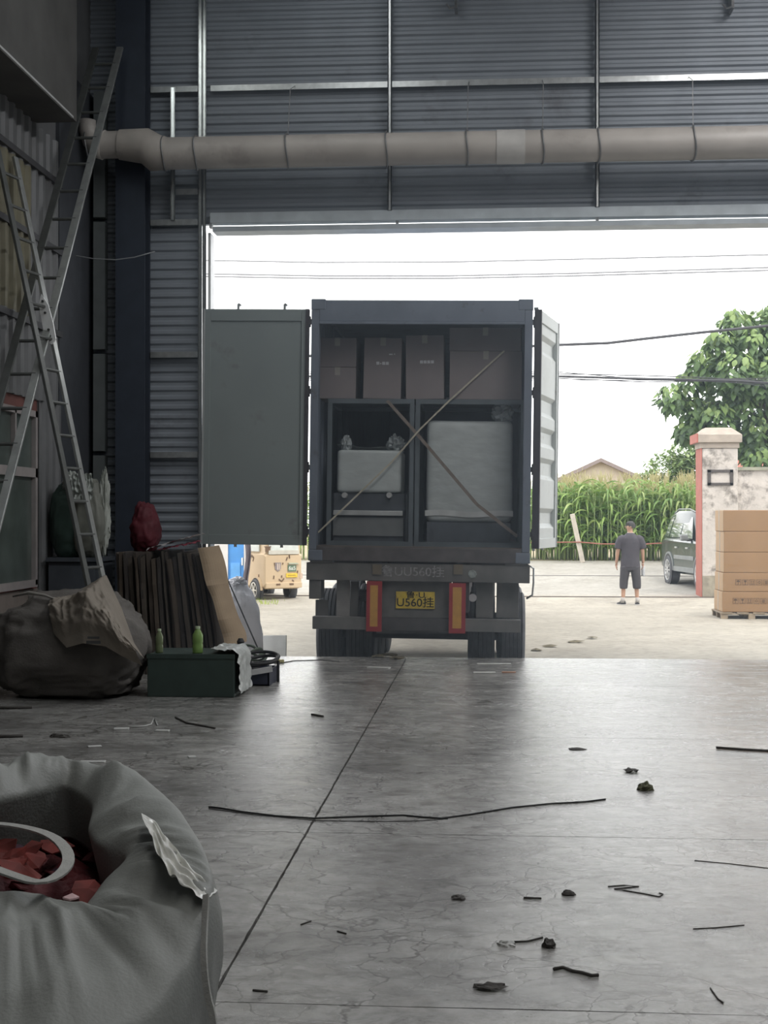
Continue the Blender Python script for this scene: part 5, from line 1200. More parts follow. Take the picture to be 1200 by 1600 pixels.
for i, xx in enumerate(xs_f):
    row = i % 2; X = xx + r_.uniform(-0.03, 0.03); Y = 43.05 + 0.42 * row + r_.uniform(-0.1, 0.1); sc = r_.uniform(0.90, 1.08)
    root = bpy.data.objects.new('maize_plant', None); COL.objects.link(root); root.empty_display_size = 0.2
    root.location = (X, Y, gz(Y)); root.scale = (1, 1, sc); root.rotation_euler = (r_.uniform(-0.04, 0.04), r_.uniform(-0.05, 0.05), r_.uniform(0, 6.28))
    tag(root, 'green maize plant in the front rows of the field beyond the road', 'maize', 'maize plants in the front rows')
    def ch(nm, me, loc, rz):
        o_ = bpy.data.objects.new(nm, me); COL.objects.link(o_); o_.parent = root; o_.location = loc; o_.rotation_euler = (0, 0, rz); return o_
    ch('stalk', stalk_me, (0, 0, 0), 0)
    if r_.random() < 0.75: ch('tassel', tas_me, (0, 0, 0), r_.uniform(0, 6))
    for k_ in range(9):
        lm = leaf_meshes[r_.randrange(6)]
        ch('leaf', lm[2][0 if r_.random() < 0.5 else (1 if r_.random() < 0.6 else 2)], (0, 0, 0.35 + 0.22 * k_), k_ * math.pi + r_.uniform(-0.7, 0.7))
# the rest of the field as one mass
def field_mass(count, xr, yr, seed):
    r_ = random.Random(seed); b_ = MB()
    for i in range(count):
        X, Y = r_.uniform(*xr), r_.uniform(*yr); Z = gz(Y); sc = r_.uniform(0.85, 1.1)
        b_.cur = 3; b_.tube([(X, Y, Z), (X + r_.uniform(-0.05, 0.05), Y, Z + 2.3 * sc)], [0.016, 0.006], 4, cap=False)
        for k_ in range(8):
            vs, fs, _ = leaf_meshes[r_.randrange(6)]
            b_.cur = (0, 0, 1, 2)[r_.randrange(4)]
            b_.add(rotz_([(x_, y_, z_) for x_, y_, z_ in vs], r_.uniform(0, 6.28), (X, Y, Z + (0.4 + 0.24 * k_) * sc)), fs)
        if r_.random() < 0.7:
            b_.cur = 4; b_.tube([(X, Y, Z + 2.2 * sc), (X + 0.02, Y, Z + 2.62 * sc)], [0.012, 0.006], 4, cap=False); 
            for q_ in (0, 2.1, 4.2): b_.tube([(X, Y, Z + 2.3 * sc), (X + 0.1 * math.cos(q_), Y + 0.1 * math.sin(q_), Z + 2.5 * sc)], [0.008, 0.004], 3, cap=False)
    return b_
b = field_mass(330, (1.6, 6.7), (43.6, 46.2), 5)
bb = field_mass(150, (-9, 1.6), (43.2, 45), 6)
b.add(bb.v, []) if False else None
solo('maize_field', b, [*m_mz, m_stalk, m_tas], (4, 45, gz(45)), 'dense green maize filling the field behind the front rows', 'maize', smooth=True, kind='stuff')
solo('maize_field', bb, [*m_mz, m_stalk, m_tas], (-4, 44, gz(44)), 'stretch of maize hidden behind the truck and container', 'maize', smooth=True, kind='stuff')

# ------------------------------------------------------------------ far house
Yh = 62
hz0 = gz(Yh)
pk = P(938, 722, Yh); el, er = P(862, 757, Yh), P(1000, 757, Yh)
hs = thing('gabled_house', (pk.x, Yh + 3, hz0), 'pale gabled house rising behind the maize', 'house')
slope = (pk.z - el.z) / (pk.x - el.x); half = 3.0
ze = pk.z - half * slope
MB().prism([(pk.x - half + 0.2, hz0), (pk.x + half - 0.2, hz0), (pk.x + half - 0.2, ze + 0.2 * slope + 0.02), (pk.x, pk.z + 0.02), (pk.x - half + 0.2, ze + 0.2 * slope + 0.02)], Yh, Yh + 7).build('wall', M('house_wall', (0.52, 0.45, 0.36), 0.85, var=0.08), hs)
for s_ in (-1, 1):
    b_ = MB(); n_ = Vector((slope * s_, 0, 1)).normalized() * 0.16
    e0 = Vector((pk.x + s_ * (half + 0.3), 0, pk.z - (half + 0.3) * slope)); p0 = Vector((pk.x, 0, pk.z))
    vs = []
    for y_ in (Yh - 0.35, Yh + 7.3): vs += [Vector((e0.x, y_, e0.z)), Vector((p0.x, y_, p0.z)), Vector((p0.x, y_, p0.z + 0.17)), Vector((e0.x, y_, e0.z + 0.17))]
    b_.add(vs, [(0, 1, 2, 3), (7, 6, 5, 4), (0, 4, 5, 1), (1, 5, 6, 2), (2, 6, 7, 3), (3, 7, 4, 0)]).build('roof_slope', M('house_roof', (0.23, 0.19, 0.18), 0.85, var=0.1), hs)
solo('thin_mast', MB().cyl((P(880, 740, 60).x, 60, gz(60)), (P(880, 740, 60).x, 60, P(880, 741, 60).z), 0.05, n=8), M('mast_dark', (0.10, 0.10, 0.1), 0.7), (P(880, 740, 60).x, 60, gz(60)), 'thin dark mast left of the gabled house', 'mast')

# ------------------------------------------------------------------ trees
def leaf_shape(L_, wd, droop):
    vs = []; n_ = 4
    prof_ = (0.12, 0.8, 1.0, 0.62, 0.03)
    for i in range(n_ + 1):
        t_ = i / n_; s_ = wd / 2 * prof_[i]; z_ = -droop * L_ * t_ ** 1.6
        vs += [(L_ * t_ * (1 - 0.25 * droop * t_), -s_, z_ - 0.25 * s_), (L_ * t_ * (1 - 0.25 * droop * t_), 0, z_ + 0.1 * s_), (L_ * t_ * (1 - 0.25 * droop * t_), s_, z_ - 0.25 * s_)]
    fs = []
    for i in range(n_):
        a_ = i * 3; fs += [(a_, a_ + 1, a_ + 4, a_ + 3), (a_ + 1, a_ + 2, a_ + 5, a_ + 4)]
    return vs, fs
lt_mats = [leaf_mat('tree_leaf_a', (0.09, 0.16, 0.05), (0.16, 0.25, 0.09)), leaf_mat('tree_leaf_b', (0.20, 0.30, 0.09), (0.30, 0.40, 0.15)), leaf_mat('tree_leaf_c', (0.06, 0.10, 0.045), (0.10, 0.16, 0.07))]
tz0 = gz(37)
def px_blob(u, v, r_px, Y): 
    p_ = P(u, v, Y); return (p_, r_px * Y / F_PX)
tree = thing('broadleaf_tree', (7.6, 37.0, tz0), 'big-leaved tree behind the boundary wall at right', 'tree')
blobs = []
for u, v, rp, Y in ((1150, 505, 22, 37.0), (1125, 535, 20, 36.6), (1175, 540, 30, 36.8), (1100, 570, 24, 36.8), (1145, 580, 34, 36.4), (1195, 590, 34, 36.6), (1080, 592, 18, 36.9), (1050, 622, 22, 36.9), (1085, 640, 22, 37.1), (1120, 650, 24, 36.7), (1160, 640, 26, 37.0), (1075, 675, 16, 37.0), (1110, 685, 22, 37.3), (1160, 690, 24, 37.4), (1190, 680, 30, 37.0), (1195, 500, 22, 37.2), (1240, 520, 50, 37.2), (1240, 600, 60, 37.4), (1245, 690, 50, 37.2), (1185, 720, 22, 36.4), (1195, 745, 18, 36.2), (1130, 612, 26, 37.4)):
    blobs.append(px_blob(u, v, rp, Y))
tp = [(7.6, 37.2, tz0), (7.55, 37.2, tz0 + 2.0), (7.4, 37.2, tz0 + 3.6), (7.2, 37.2, tz0 + 5.2)]
MB().tube(tp, [0.16, 0.13, 0.09, 0.04], 10).build('trunk', M('tree_bark', (0.13, 0.115, 0.10), 0.9, var=0.3, scale=12), tree, smooth=True)
for bl, rr in blobs:
    k0 = min(max((bl.z - 1.2 - tz0) / 5.2, 0.3), 0.9); s0 = Vector(tp[1]).lerp(Vector(tp[3]), k0)
    MB().tube([s0, s0.lerp(bl, 0.5) + Vector((0, 0, 0.12)), bl], [0.05, 0.03, 0.012], 6).build('branch', _mats['tree_bark'], tree, smooth=True)
r_ = random.Random(31); fol = MB(); parts = []
shapes = [leaf_shape(1.0, 0.72, d_) for d_ in (0.5, 0.85, 1.15)]
leaf_part_me = [[MB().add(*sh).mesh('leaf', m_, True) for m_ in lt_mats] for sh in shapes]
for bi, (c0, R0) in enumerate(blobs):
    cnt = int(60 + 900 * R0 * R0)
    for i in range(cnt):
        d_ = Vector((r_.gauss(0, 1), r_.gauss(0, 1), r_.gauss(0, 1))).normalized(); rad = R0 * (0.45 + 0.65 * r_.random() ** 0.5)
        pos = c0 + d_ * rad; az = math.atan2(d_.y, d_.x) + r_.uniform(-0.9, 0.9); L_ = r_.uniform(0.13, 0.24)
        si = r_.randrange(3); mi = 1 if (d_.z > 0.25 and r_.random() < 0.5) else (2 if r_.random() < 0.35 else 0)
        front = d_.y < -0.15 and rad > R0 * 0.75
        if front and len(parts) < 260 and bi < 16 and r_.random() < 0.25:
            o_ = bpy.data.objects.new('leaf', leaf_part_me[si][mi]); COL.objects.link(o_); o_.parent = tree
            o_.location = pos - Vector(BASE[tree.name]); o_.rotation_euler = (r_.uniform(-0.4, 0.4), r_.uniform(-0.2, 0.5), az); o_.scale = (L_, L_, L_); parts.append(o_)
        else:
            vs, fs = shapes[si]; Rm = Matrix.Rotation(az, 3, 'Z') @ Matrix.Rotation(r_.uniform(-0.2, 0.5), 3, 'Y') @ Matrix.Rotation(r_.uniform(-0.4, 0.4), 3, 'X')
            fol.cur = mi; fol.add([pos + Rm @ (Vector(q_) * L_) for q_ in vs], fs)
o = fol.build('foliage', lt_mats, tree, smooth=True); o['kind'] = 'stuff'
# paler shrub-like tree behind the maize
bt_m = [leaf_mat('bush_leaf_a', (0.19, 0.28, 0.11), (0.28, 0.38, 0.17)), leaf_mat('bush_leaf_b', (0.28, 0.38, 0.16), (0.38, 0.46, 0.22))]
def bushy(name, blobs_, label, base, mats_, dens, lo, hi, seed):
    t_ = thing(name, base, label, 'tree'); r_ = random.Random(seed); b_ = MB(); sh = leaf_shape(1.0, 0.5, 0.4)
    c_all = sum((x_[0] for x_ in blobs_), Vector()) / len(blobs_)
    MB().tube([base, Vector(base).lerp(c_all, 0.6), c_all], [0.14, 0.1, 0.04], 8).build('trunk', _mats['tree_bark'], t_, smooth=True)
    for c0, R0 in blobs_:
        for i in range(int(dens * R0 * R0)):
            d_ = Vector((r_.gauss(0, 1), r_.gauss(0, 1), r_.gauss(0, 1))).normalized(); pos = c0 + d_ * R0 * (0.4 + 0.7 * r_.random() ** 0.5)
            L_ = r_.uniform(lo, hi); b_.cur = 0 if r_.random() < 0.6 else 1
            Rm = Matrix.Rotation(r_.uniform(0, 6.28), 3, 'Z') @ Matrix.Rotation(r_.uniform(-0.9, 0.6), 3, 'Y')
            b_.add([pos + Rm @ (Vector(q_) * L_) for q_ in sh[0]], sh[1])
    o_ = b_.build('foliage', mats_, t_, smooth=True); o_['kind'] = 'stuff'
Yt = 52
bushy('field_tree', [px_blob(u, v, rp, Yt) for u, v, rp in ((1040, 735, 30), (1070, 715, 28), (1085, 745, 40), (1015, 760, 26), (1050, 775, 34), (1110, 740, 40), (995, 778, 18), (1130, 780, 50), (1090, 690, 16))], 'feathery pale green tree between maize and gate pillar', (P(1065, 760, Yt).x, Yt, gz(Yt)), bt_m, 1500, 0.13, 0.26, 9)

# ------------------------------------------------------------------ parked car behind the pillar
def wheel_set(parent, c, R, wd, axis_sign, mat_rim, spokes=10):
    """tyre + rim + spokes, axis along x; the face looks to axis_sign*x"""
    b_ = MB().lathe([(R * 0.66, -wd / 2 + 0.01), (R * 0.9, -wd / 2), (R, -wd / 2 + 0.03), (R, wd / 2 - 0.03), (R * 0.9, wd / 2), (R * 0.66, wd / 2 - 0.01), (R * 0.66, -wd / 2 + 0.01)], c, 'X', 32)
    ty = b_.build('tyre', m_tyre, parent, auto=40)
    rb = MB().lathe([(R * 0.72, axis_sign * (wd / 2 + 0.002)), (R * 0.66, axis_sign * (wd / 2 + 0.004)), (R * 0.62, axis_sign * (wd / 2 - 0.004)), (R * 0.6, axis_sign * (wd / 2 - 0.025)), (0, axis_sign * (wd / 2 - 0.025))], c, 'X', 32)
    for k_ in range(spokes):
        q_ = 2 * math.pi * k_ / spokes; xx = c[0] + axis_sign * (wd / 2 - 0.008)
        rb.bar((xx, c[1] + R * 0.1 * math.cos(q_), c[2] + R * 0.1 * math.sin(q_)), (xx, c[1] + R * 0.62 * math.cos(q_), c[2] + R * 0.62 * math.sin(q_)), R * 0.10, 0.03, side=(1, 0, 0))
    rb.lathe([(0, axis_sign * (wd / 2 + 0.01)), (R * 0.14, axis_sign * (wd / 2 + 0.008)), (R * 0.16, axis_sign * (wd / 2 - 0.02))], c, 'X', 16)
    MB().lathe([(0, axis_sign * (wd / 2 - 0.022)), (R * 0.6, axis_sign * (wd / 2 - 0.022))], c, 'X', 24).build('brake_shadow_disc', m_black, ty)
    rb.build('wheel_rim', mat_rim, ty)
    return ty
# car frame: +y forward (towards the viewer's side when turned), x = 0 centre line, visible flank at -x
rear_axle = 0.0; WB = 2.75
m_paint = M('car_paint_dark_green', (0.022, 0.036, 0.033), 0.22, 0.0, var=0.05, coat=0.25, spec=0.4)
m_trim = M('car_trim_grey', (0.20, 0.21, 0.21), 0.5); m_glass_c = M('car_glass', (0.05, 0.06, 0.06), 0.06, spec=0.9, coat=0.6)
m_alloy = M('alloy_wheel', (0.5, 0.5, 0.5), 0.35, 0.5)
pr_ = P(1053, 906, 36.0)
ang = math.atan2(-0.99, 0.13) - math.pi / 2       # forward (+y) turned to look past the viewer
heading = Vector((0.13, -0.99, 0)).normalized()
rightv = Vector((heading.y, -heading.x, 0))       # car's own right-hand side (image left)
Hw = 0.95
CMX = Matrix((( -rightv.x, heading.x, 0, 0), (-rightv.y, heading.y, 0, 0), (0, 0, 1, 0), (0, 0, 0, 1)))  # x -> left side of car, y -> heading
org = Vector((pr_.x, 36.0, 0)) - rightv * (Hw - 0.13); org.z = gz(35.2)
CM = Matrix.Translation(org) @ CMX
car = thing('parked_car', (0, 0, 0), 'dark green sport utility car parked behind the gate pillar', 'car', matrix=CM)
def loft(secs):
    """secs: list of (y, [(x,z)...]) closed outlines with equal counts"""
    b_ = MB(); n_ = len(secs[0][1]); vs = []
    for y_, o_ in secs: vs += [(x_, y_, z_) for x_, z_ in o_]
    fs = [tuple(range(n_)), tuple(len(vs) - 1 - k_ for k_ in range(n_))]
    for i in range(len(secs) - 1):
        for j in range(n_): fs.append((i * n_ + j, i * n_ + (j + 1) % n_, (i + 1) * n_ + (j + 1) % n_, (i + 1) * n_ + j))
    return b_.add(vs, fs)
def sec(hw, z0, z1, r_=0.1): return [(-hw + r_, z0), (hw - r_, z0), (hw, z0 + r_), (hw, z1 - 0.5 * r_), (hw - 0.5 * r_, z1), (-hw + 0.5 * r_, z1), (-hw, z1 - 0.5 * r_), (-hw, z0 + r_)]
loft([(-0.98, sec(0.80, 0.5, 1.02)), (-0.9, sec(0.9, 0.36, 1.12)), (-0.5, sec(Hw, 0.32, 1.17)), (0.8, sec(Hw, 0.30, 1.14)), (2.2, sec(Hw, 0.30, 1.12)), (3.0, sec(0.93, 0.32, 1.08)), (3.55, sec(0.86, 0.36, 0.98)), (3.7, sec(0.76, 0.45, 0.85))]).build('body', m_paint, car, auto=35)
def gsec(hb, ht, z0, z1): return [(-hb, z0), (hb, z0), (hb - 0.02, z0 + 0.03), (ht + 0.06, z1 - 0.07), (ht, z1), (-ht, z1), (-ht - 0.06, z1 - 0.07), (-hb + 0.02, z0 + 0.03)]
loft([(-0.92, gsec(0.84, 0.66, 1.1, 1.14)), (-0.62, gsec(0.88, 0.68, 1.12, 1.74)), (0.1, gsec(0.9, 0.70, 1.12, 1.86)), (1.2, gsec(0.9, 0.70, 1.12, 1.85)), (1.7, gsec(0.9, 0.68, 1.1, 1.76)), (2.55, gsec(0.86, 0.70, 1.08, 1.12))]).build('cabin', m_paint, car, auto=35)
for sx in (-1, 1):
    def gp(y_, t_): return (sx * (0.905 - 0.175 * t_), y_, 1.16 + 0.60 * t_)
    for nm, poly in (('quarter_window', [(-0.60, 0.06), (-0.18, 0.06), (-0.14, 0.92), (-0.40, 0.85)]), ('rear_window', [(-0.1, 0.06), (0.85, 0.06), (0.82, 0.96), (-0.06, 0.94)]), ('front_window', [(0.92, 0.06), (2.0, 0.03), (1.55, 0.88), (0.9, 0.96)])):
        f_ = [Vector(gp(*q_)) for q_ in poly]; g_ = [q_ + Vector((sx * 0.012, 0, 0.004)) for q_ in f_]
        MB().add(f_ + g_, [(0, 1, 2, 3), (7, 6, 5, 4), (0, 4, 5, 1), (1, 5, 6, 2), (2, 6, 7, 3), (3, 7, 4, 0)]).build(nm, m_glass_c, car)
    for yy in (rear_axle, WB):
        wheel_set(car, (sx * (Hw - 0.085), yy, 0.37), 0.37, 0.25, sx, m_alloy)
        b_ = MB(); pts_o = []
        for k_ in range(17):
            q_ = math.pi * (k_ / 16); pts_o.append((yy + 0.46 * math.cos(q_), 0.37 + 0.46 * math.sin(q_)))
        poly = pts_o + [(yy + 0.40 * math.cos(math.pi * (1 - k_ / 16)), 0.37 + 0.40 * math.sin(math.pi * (1 - k_ / 16))) for k_ in range(17)]
        for k_ in range(16):
            quad = [poly[k_], poly[k_ + 1], poly[33 - k_ - 1], poly[33 - k_]]
            b_.prism(quad, sx * (Hw - 0.02), sx * (Hw + 0.02), 'X')
        b_.build('wheel_arch', m_trim, car)
        MB().lathe([(0, -0.02), (0.41, -0.02), (0.41, 0.0), (0, 0.0)], (sx * (Hw + 0.006), yy, 0.37), 'X', 28).build('wheel_well', m_black, car)
    MB().bx(sx * (Hw - 0.01), sx * (Hw + 0.02), 0.5, 2.3, 0.36, 0.48).bx(sx * (Hw - 0.005), sx * (Hw + 0.012), 0.5, 2.25, 0.66, 0.76).build('door_trim', m_trim, car, bevel=0.01)
    crm = MB().bx(sx * 1.0, sx * 1.18, 1.86, 1.98, 1.13, 1.28).build('mirror', m_trim, car, bevel=0.03)
    MB().bx(sx * 0.88, sx * 1.02, 1.88, 1.94, 1.12, 1.16).build('mirror_arm', m_black, crm)
    for yy in (0.62, 1.6): MB().bx(sx * Hw, sx * (Hw + 0.025), yy, yy + 0.2, 0.93, 0.97).build('door_handle', m_alloy, car)
    MB().bx(sx * 0.66, sx * 0.82, -0.985, -0.85, 0.88, 1.02).build('tail_lamp', M('tail_red', (0.3, 0.02, 0.02), 0.3), car)
    MB().bx(sx * 0.55, sx * 0.85, 3.5, 3.66, 0.72, 0.86).build('headlamp', M('lamp_clear', (0.6, 0.62, 0.62), 0.15), car)
    MB().tube([(sx * 0.68, -0.4, 1.80), (sx * 0.68, 0.0, 1.9), (sx * 0.68, 1.0, 1.9), (sx * 0.68, 1.5, 1.82)], 0.018, 6).build('roof_rail', m_trim, car)

# ------------------------------------------------------------------ small decorated van outside at left
Yv = 30.6; pv = P(437, 938, Yv)
m_cream = M('cream_body', (0.60, 0.46, 0.30), 0.5, var=0.06, scale=3); m_ink2 = M('doodle_brown', (0.16, 0.10, 0.06), 0.7)
hv = Vector((-0.55, 0.835, 0)).normalized()
VMX = Matrix(((hv.y, hv.x, 0, 0), (-hv.x, hv.y, 0, 0), (0, 0, 1, 0), (0, 0, 0, 1)))     # x right of the van, y its heading (away)
vo = Vector((P(443, 930, Yv).x, Yv, ZY))
VM = Matrix.Translation(vo) @ VMX
van = thing('mini_van', (0, 0, 0), 'small cream microvan covered in doodles outside at left', 'van', matrix=VM)
HW = 0.46
loft([(0.0, sec(HW - 0.03, 0.34, 1.02, 0.06)), (0.06, sec(HW, 0.28, 1.06, 0.06)), (1.7, sec(HW, 0.28, 1.06, 0.06)), (2.1, sec(HW - 0.03, 0.28, 0.95, 0.06)), (2.2, sec(HW - 0.1, 0.34, 0.8, 0.06))]).build('body', m_cream, van, auto=35)
loft([(0.04, gsec(HW - 0.02, HW - 0.1, 1.04, 1.62)), (0.3, gsec(HW - 0.02, HW - 0.08, 1.04, 1.68)), (1.2, gsec(HW - 0.02, HW - 0.08, 1.04, 1.66)), (1.95, gsec(HW - 0.04, HW - 0.1, 0.98, 1.02))]).build('cabin', m_cream, van, auto=35)
m_vg = M('van_glass', (0.62, 0.66, 0.62), 0.2)
MB().prism([(-HW + 0.10, 1.09), (HW - 0.08, 1.09), (HW - 0.13, 1.55), (-HW + 0.15, 1.55)], 0.015, 0.035).build('rear_window', m_vg, van)
MB().bx(-HW + 0.1, HW - 0.08, -0.01, 0.03, 1.04, 1.13).build('window_sill', M('sill_pale', (0.55, 0.53, 0.46), 0.5), van)
MB().bx(-HW - 0.005, -HW + 0.02, 0.3, 1.2, 1.10, 1.5).build('side_window', m_vg, van)
wheel_set(van, (-HW + 0.0, 0.42, 0.245), 0.245, 0.15, -1, M('van_alloy', (0.7, 0.68, 0.62), 0.35, 0.2), 6)
wheel_set(van, (HW - 0.10, 0.42, 0.245), 0.245, 0.15, 1, M('van_alloy', (0, 0, 0)), 6)
wheel_set(van, (-HW + 0.04, 1.75, 0.245), 0.245, 0.15, -1, M('van_alloy', (0, 0, 0)), 6); wheel_set(van, (HW - 0.04, 1.75, 0.245), 0.245, 0.15, 1, M('van_alloy', (0, 0, 0)), 6)
b = MB()
for k_ in range(14):
    q0, q1 = math.pi * k_ / 14, math.pi * (k_ + 1) / 14
    b.bar((-HW - 0.01, 0.42 + 0.29 * math.cos(q0), 0.25 + 0.29 * math.sin(q0)), (-HW - 0.01, 0.42 + 0.29 * math.cos(q1), 0.25 + 0.29 * math.sin(q1)), 0.05, 0.04, side=(1, 0, 0))
b.build('wheel_arch', m_cream, van)
MB().lathe([(0, -0.015), (0.275, -0.015), (0.275, 0.0), (0, 0)], (-HW, 0.42, 0.25), 'X', 24).build('wheel_well', m_black, van)
MB().bx(-HW + 0.03, HW - 0.02, -0.03, 0.02, 0.30, 0.42).build('bumper', m_cream, van, bevel=0.01)
MB().prism([(0.12, 0.82), (0.36, 0.82), (0.32, 0.85), (0.10, 0.85)], -0.04, 0.0).build('handle_shelf', M('shelf_green', (0.40, 0.44, 0.34), 0.5), van)
sg = MB().bx(0.10, 0.30, -0.02, 0.005, 0.66, 0.80).build('green_sign', M('sign_green', (0.13, 0.20, 0.13), 0.5), van)
text_mesh('sign_lettering', '6a5', 0.12, M('sign_white', (0.8, 0.8, 0.75), 0.6), sg, (0.20, -0.022, 0.73), RX)
yp = MB().bx(0.06, 0.33, -0.02, 0.005, 0.53, 0.62).build('yellow_sign', M('sign_yellow', (0.75, 0.55, 0.06), 0.5), van)
text_mesh('sign_lettering', '▪▪▪▪▪', 0.07, M('sign_brown', (0.35, 0.2, 0.03), 0.6), yp, (0.19, -0.022, 0.575), RX)
sh = MB().prism([(-0.22, 0.86), (-0.06, 0.86), (-0.07, 0.72), (-0.14, 0.66), (-0.21, 0.72)], -0.012, 0.01).build('shield_emblem', M('shield_grey', (0.26, 0.22, 0.22), 0.6), van)
MB().bx(-0.16, -0.13, -0.016, -0.011, 0.70, 0.84).bx(-0.11, -0.09, -0.016, -0.011, 0.70, 0.84).build('shield_bars', M('shield_pale', (0.6, 0.5, 0.42), 0.6), sh)
r_ = random.Random(3)
for i in range(22):
    if i < 12: cx_, cz_, yy = r_.uniform(-HW + 0.05, HW - 0.05), r_.choice((r_.uniform(0.44, 0.56), r_.uniform(0.9, 1.0), r_.uniform(0.55, 1.0))), -0.006
    else: cx_, cz_, yy = None, r_.uniform(0.55, 1.0), r_.uniform(0.1, 1.9)
    a_ = r_.uniform(0, 3); L_ = r_.uniform(0.02, 0.045)
    if cx_ is not None: MB().bar((cx_ - L_ * math.cos(a_), -0.004, cz_ - L_ * math.sin(a_)), (cx_ + L_ * math.cos(a_), -0.004, cz_ + L_ * math.sin(a_)), 0.022, 0.02, side=(0, 1, 0)).build('doodle', m_ink2, van)
    else: MB().bar((-HW - 0.004, yy - L_ * math.cos(a_) * 2, cz_ - L_ * math.sin(a_)), (-HW - 0.004, yy + L_ * math.cos(a_) * 2, cz_ + L_ * math.sin(a_)), 0.03, 0.012, side=(1, 0, 0)).build('doodle', m_ink2, van)
MB().bx(-HW + 0.02, -HW + 0.14, -0.008, 0.01, 1.1, 1.2).bx(-HW + 0.0, -HW + 0.16, -0.01, 0.01, 1.2, 1.22).build('corner_doodle', m_ink2, van)
for x_ in (-0.14, 0.18): MB().bx(x_ - 0.05, x_ + 0.05, -0.036, -0.02, 0.36, 0.40).build('bumper_mark', m_ink2, van)
MB().bx(HW - 0.06, HW + 0.0, -0.01, 0.05, 0.5, 0.62).build('tail_lamp', M('lamp_cream', (0.6, 0.45, 0.35), 0.4), van)

# ------------------------------------------------------------------ building with a blue door beyond the doorway, left
Yd = 27.5
xa, xb = P(250, 900, Yd).x, P(384.5, 900, Yd).x
gb = thing('gateway_wall', ((xa + xb) / 2, Yd + 0.12, ZY), 'white wall with a blue door seen under the container door', 'wall')
dx0, dx1 = P(356, 900, Yd).x, P(381, 900, Yd).x; dzt = ZY + 2.1
m_wh = M('whitewash', (0.62, 0.60, 0.58), 0.85, var=0.06)
MB().bx(xa, dx0, Yd, Yd + 0.25, ZY, ZY + 3.1).bx(dx1, xb, Yd, Yd + 0.25, ZY, ZY + 3.1).bx(dx0, dx1, Yd, Yd + 0.25, dzt, ZY + 3.1).bx(xa, xa + 0.25, Yd + 0.25, Yd + 3, ZY, ZY + 3.1).build('wall', m_wh, gb)
MB().bx(xa - 0.05, xb + 0.05, Yd - 0.06, Yd + 0.31, ZY + 3.1, ZY + 3.2).build('coping', m_cap2, gb)
dr = MB().bx(dx0, dx1, Yd + 0.05, Yd + 0.1, ZY, dzt).build('door', M('blue_door', (0.07, 0.27, 0.62), 0.5, var=0.08), gb)
MB().bx(dx0 + 0.05, dx1 - 0.08, Yd + 0.03, Yd + 0.05, ZY + 0.15, ZY + 0.95).build('door_panel', M('blue_door_light', (0.12, 0.36, 0.72), 0.5), dr)
MB().bx(dx1 - 0.05, dx1 - 0.02, Yd + 0.0, Yd + 0.05, ZY + 0.9, ZY + 1.05).build('handle', m_steel, dr)
for i in range(3): MB().bx(xa + 0.6, dx0 - 0.35, Yd - 0.02, Yd, ZY + 0.2 + 0.35 * i, ZY + 0.26 + 0.35 * i).build('wall_stain', M('wall_brown', (0.42, 0.33, 0.25), 0.8), gb)
def tarp(u, v):
    p_ = P(381 + 9 * u + 2.2 * math.sin(v * 7), 840 + 118 * v, 27.2)
    return Vector((p_.x, 27.2 + 0.06 * math.sin(9 * u + 3 * v) + 0.03 * ridge((u * 2, v * 3, 0), 2, 4), max(p_.z, ZY)))
tb_ = MB().grid(tarp, 12, 30)
o = solo('hanging_tarp', tb_, M('tarp_purple_grey', (0.10, 0.085, 0.10), 0.7, var=0.2), (P(385, 900, 27.2).x, 27.2, ZY), 'dark purple-grey tarp hanging beside the blue door', 'tarp', smooth=True)
md = o.modifiers.new('thickness', 'SOLIDIFY'); md.thickness = 0.02
# tuft of grass near the van
t = MB(); r_ = random.Random(8); pg = G(412, 943, ZY)
for i in range(60):
    x_, y_ = pg.x + r_.gauss(0, 0.18), pg.y + r_.gauss(0, 0.3); a_ = r_.uniform(0, 6.28); L_ = r_.uniform(0.05, 0.13)
    t.add([(x_ - 0.008, y_, ZY), (x_ + 0.008, y_, ZY), (x_ + 0.05 * math.cos(a_), y_ + 0.05 * math.sin(a_), ZY + L_)], [(0, 1, 2)])
solo('grass_tuft', t, leaf_mat('grass_green', (0.30, 0.42, 0.06), (0.45, 0.55, 0.12)), (pg.x, pg.y, ZY), 'yellow-green grass tuft in the yard before the microvan', 'grass', kind='stuff')

# ------------------------------------------------------------------ the man in the yard
def skin_mesh(name, verts, edges, radii, root, mat, parent, sub=2):
    me = bpy.data.meshes.new(name); me.from_pydata(verts, edges, [])
    o_ = bpy.data.objects.new(name, me); COL.objects.link(o_)
    md_ = o_.modifiers.new('skin', 'SKIN'); md_.use_smooth_shade = True
    for i, rd in enumerate(radii): me.skin_vertices[0].data[i].radius = rd if isinstance(rd, tuple) else (rd, rd)
    for i in range(len(verts)): me.skin_vertices[0].data[i].use_root = (i == root)
    s_ = o_.modifiers.new('subsurf', 'SUBSURF'); s_.levels = sub; s_.render_levels = sub
    dg = bpy.context.evaluated_depsgraph_get(); nm = bpy.data.meshes.new_from_object(o_.evaluated_get(dg))
    COL.objects.unlink(o_); bpy.data.objects.remove(o_)
    nm.materials.clear(); nm.materials.append(mat); nm.name = name
    for p_ in nm.polygons: p_.use_smooth = True
    r__ = bpy.data.objects.new(name, nm); COL.objects.link(r__); r__.parent = parent; BASE[r__.name] = (0, 0, 0)
    return r__
pm = G(985, 946, ZY)
man = thing('person', (pm.x, pm.y, ZY), 'person in black T-shirt and shorts walking away, holding a bottle, head turned left', 'person')
BASE[man.name] = (0, 0, 0)            # man is modelled about his own feet: x right, y away, z up
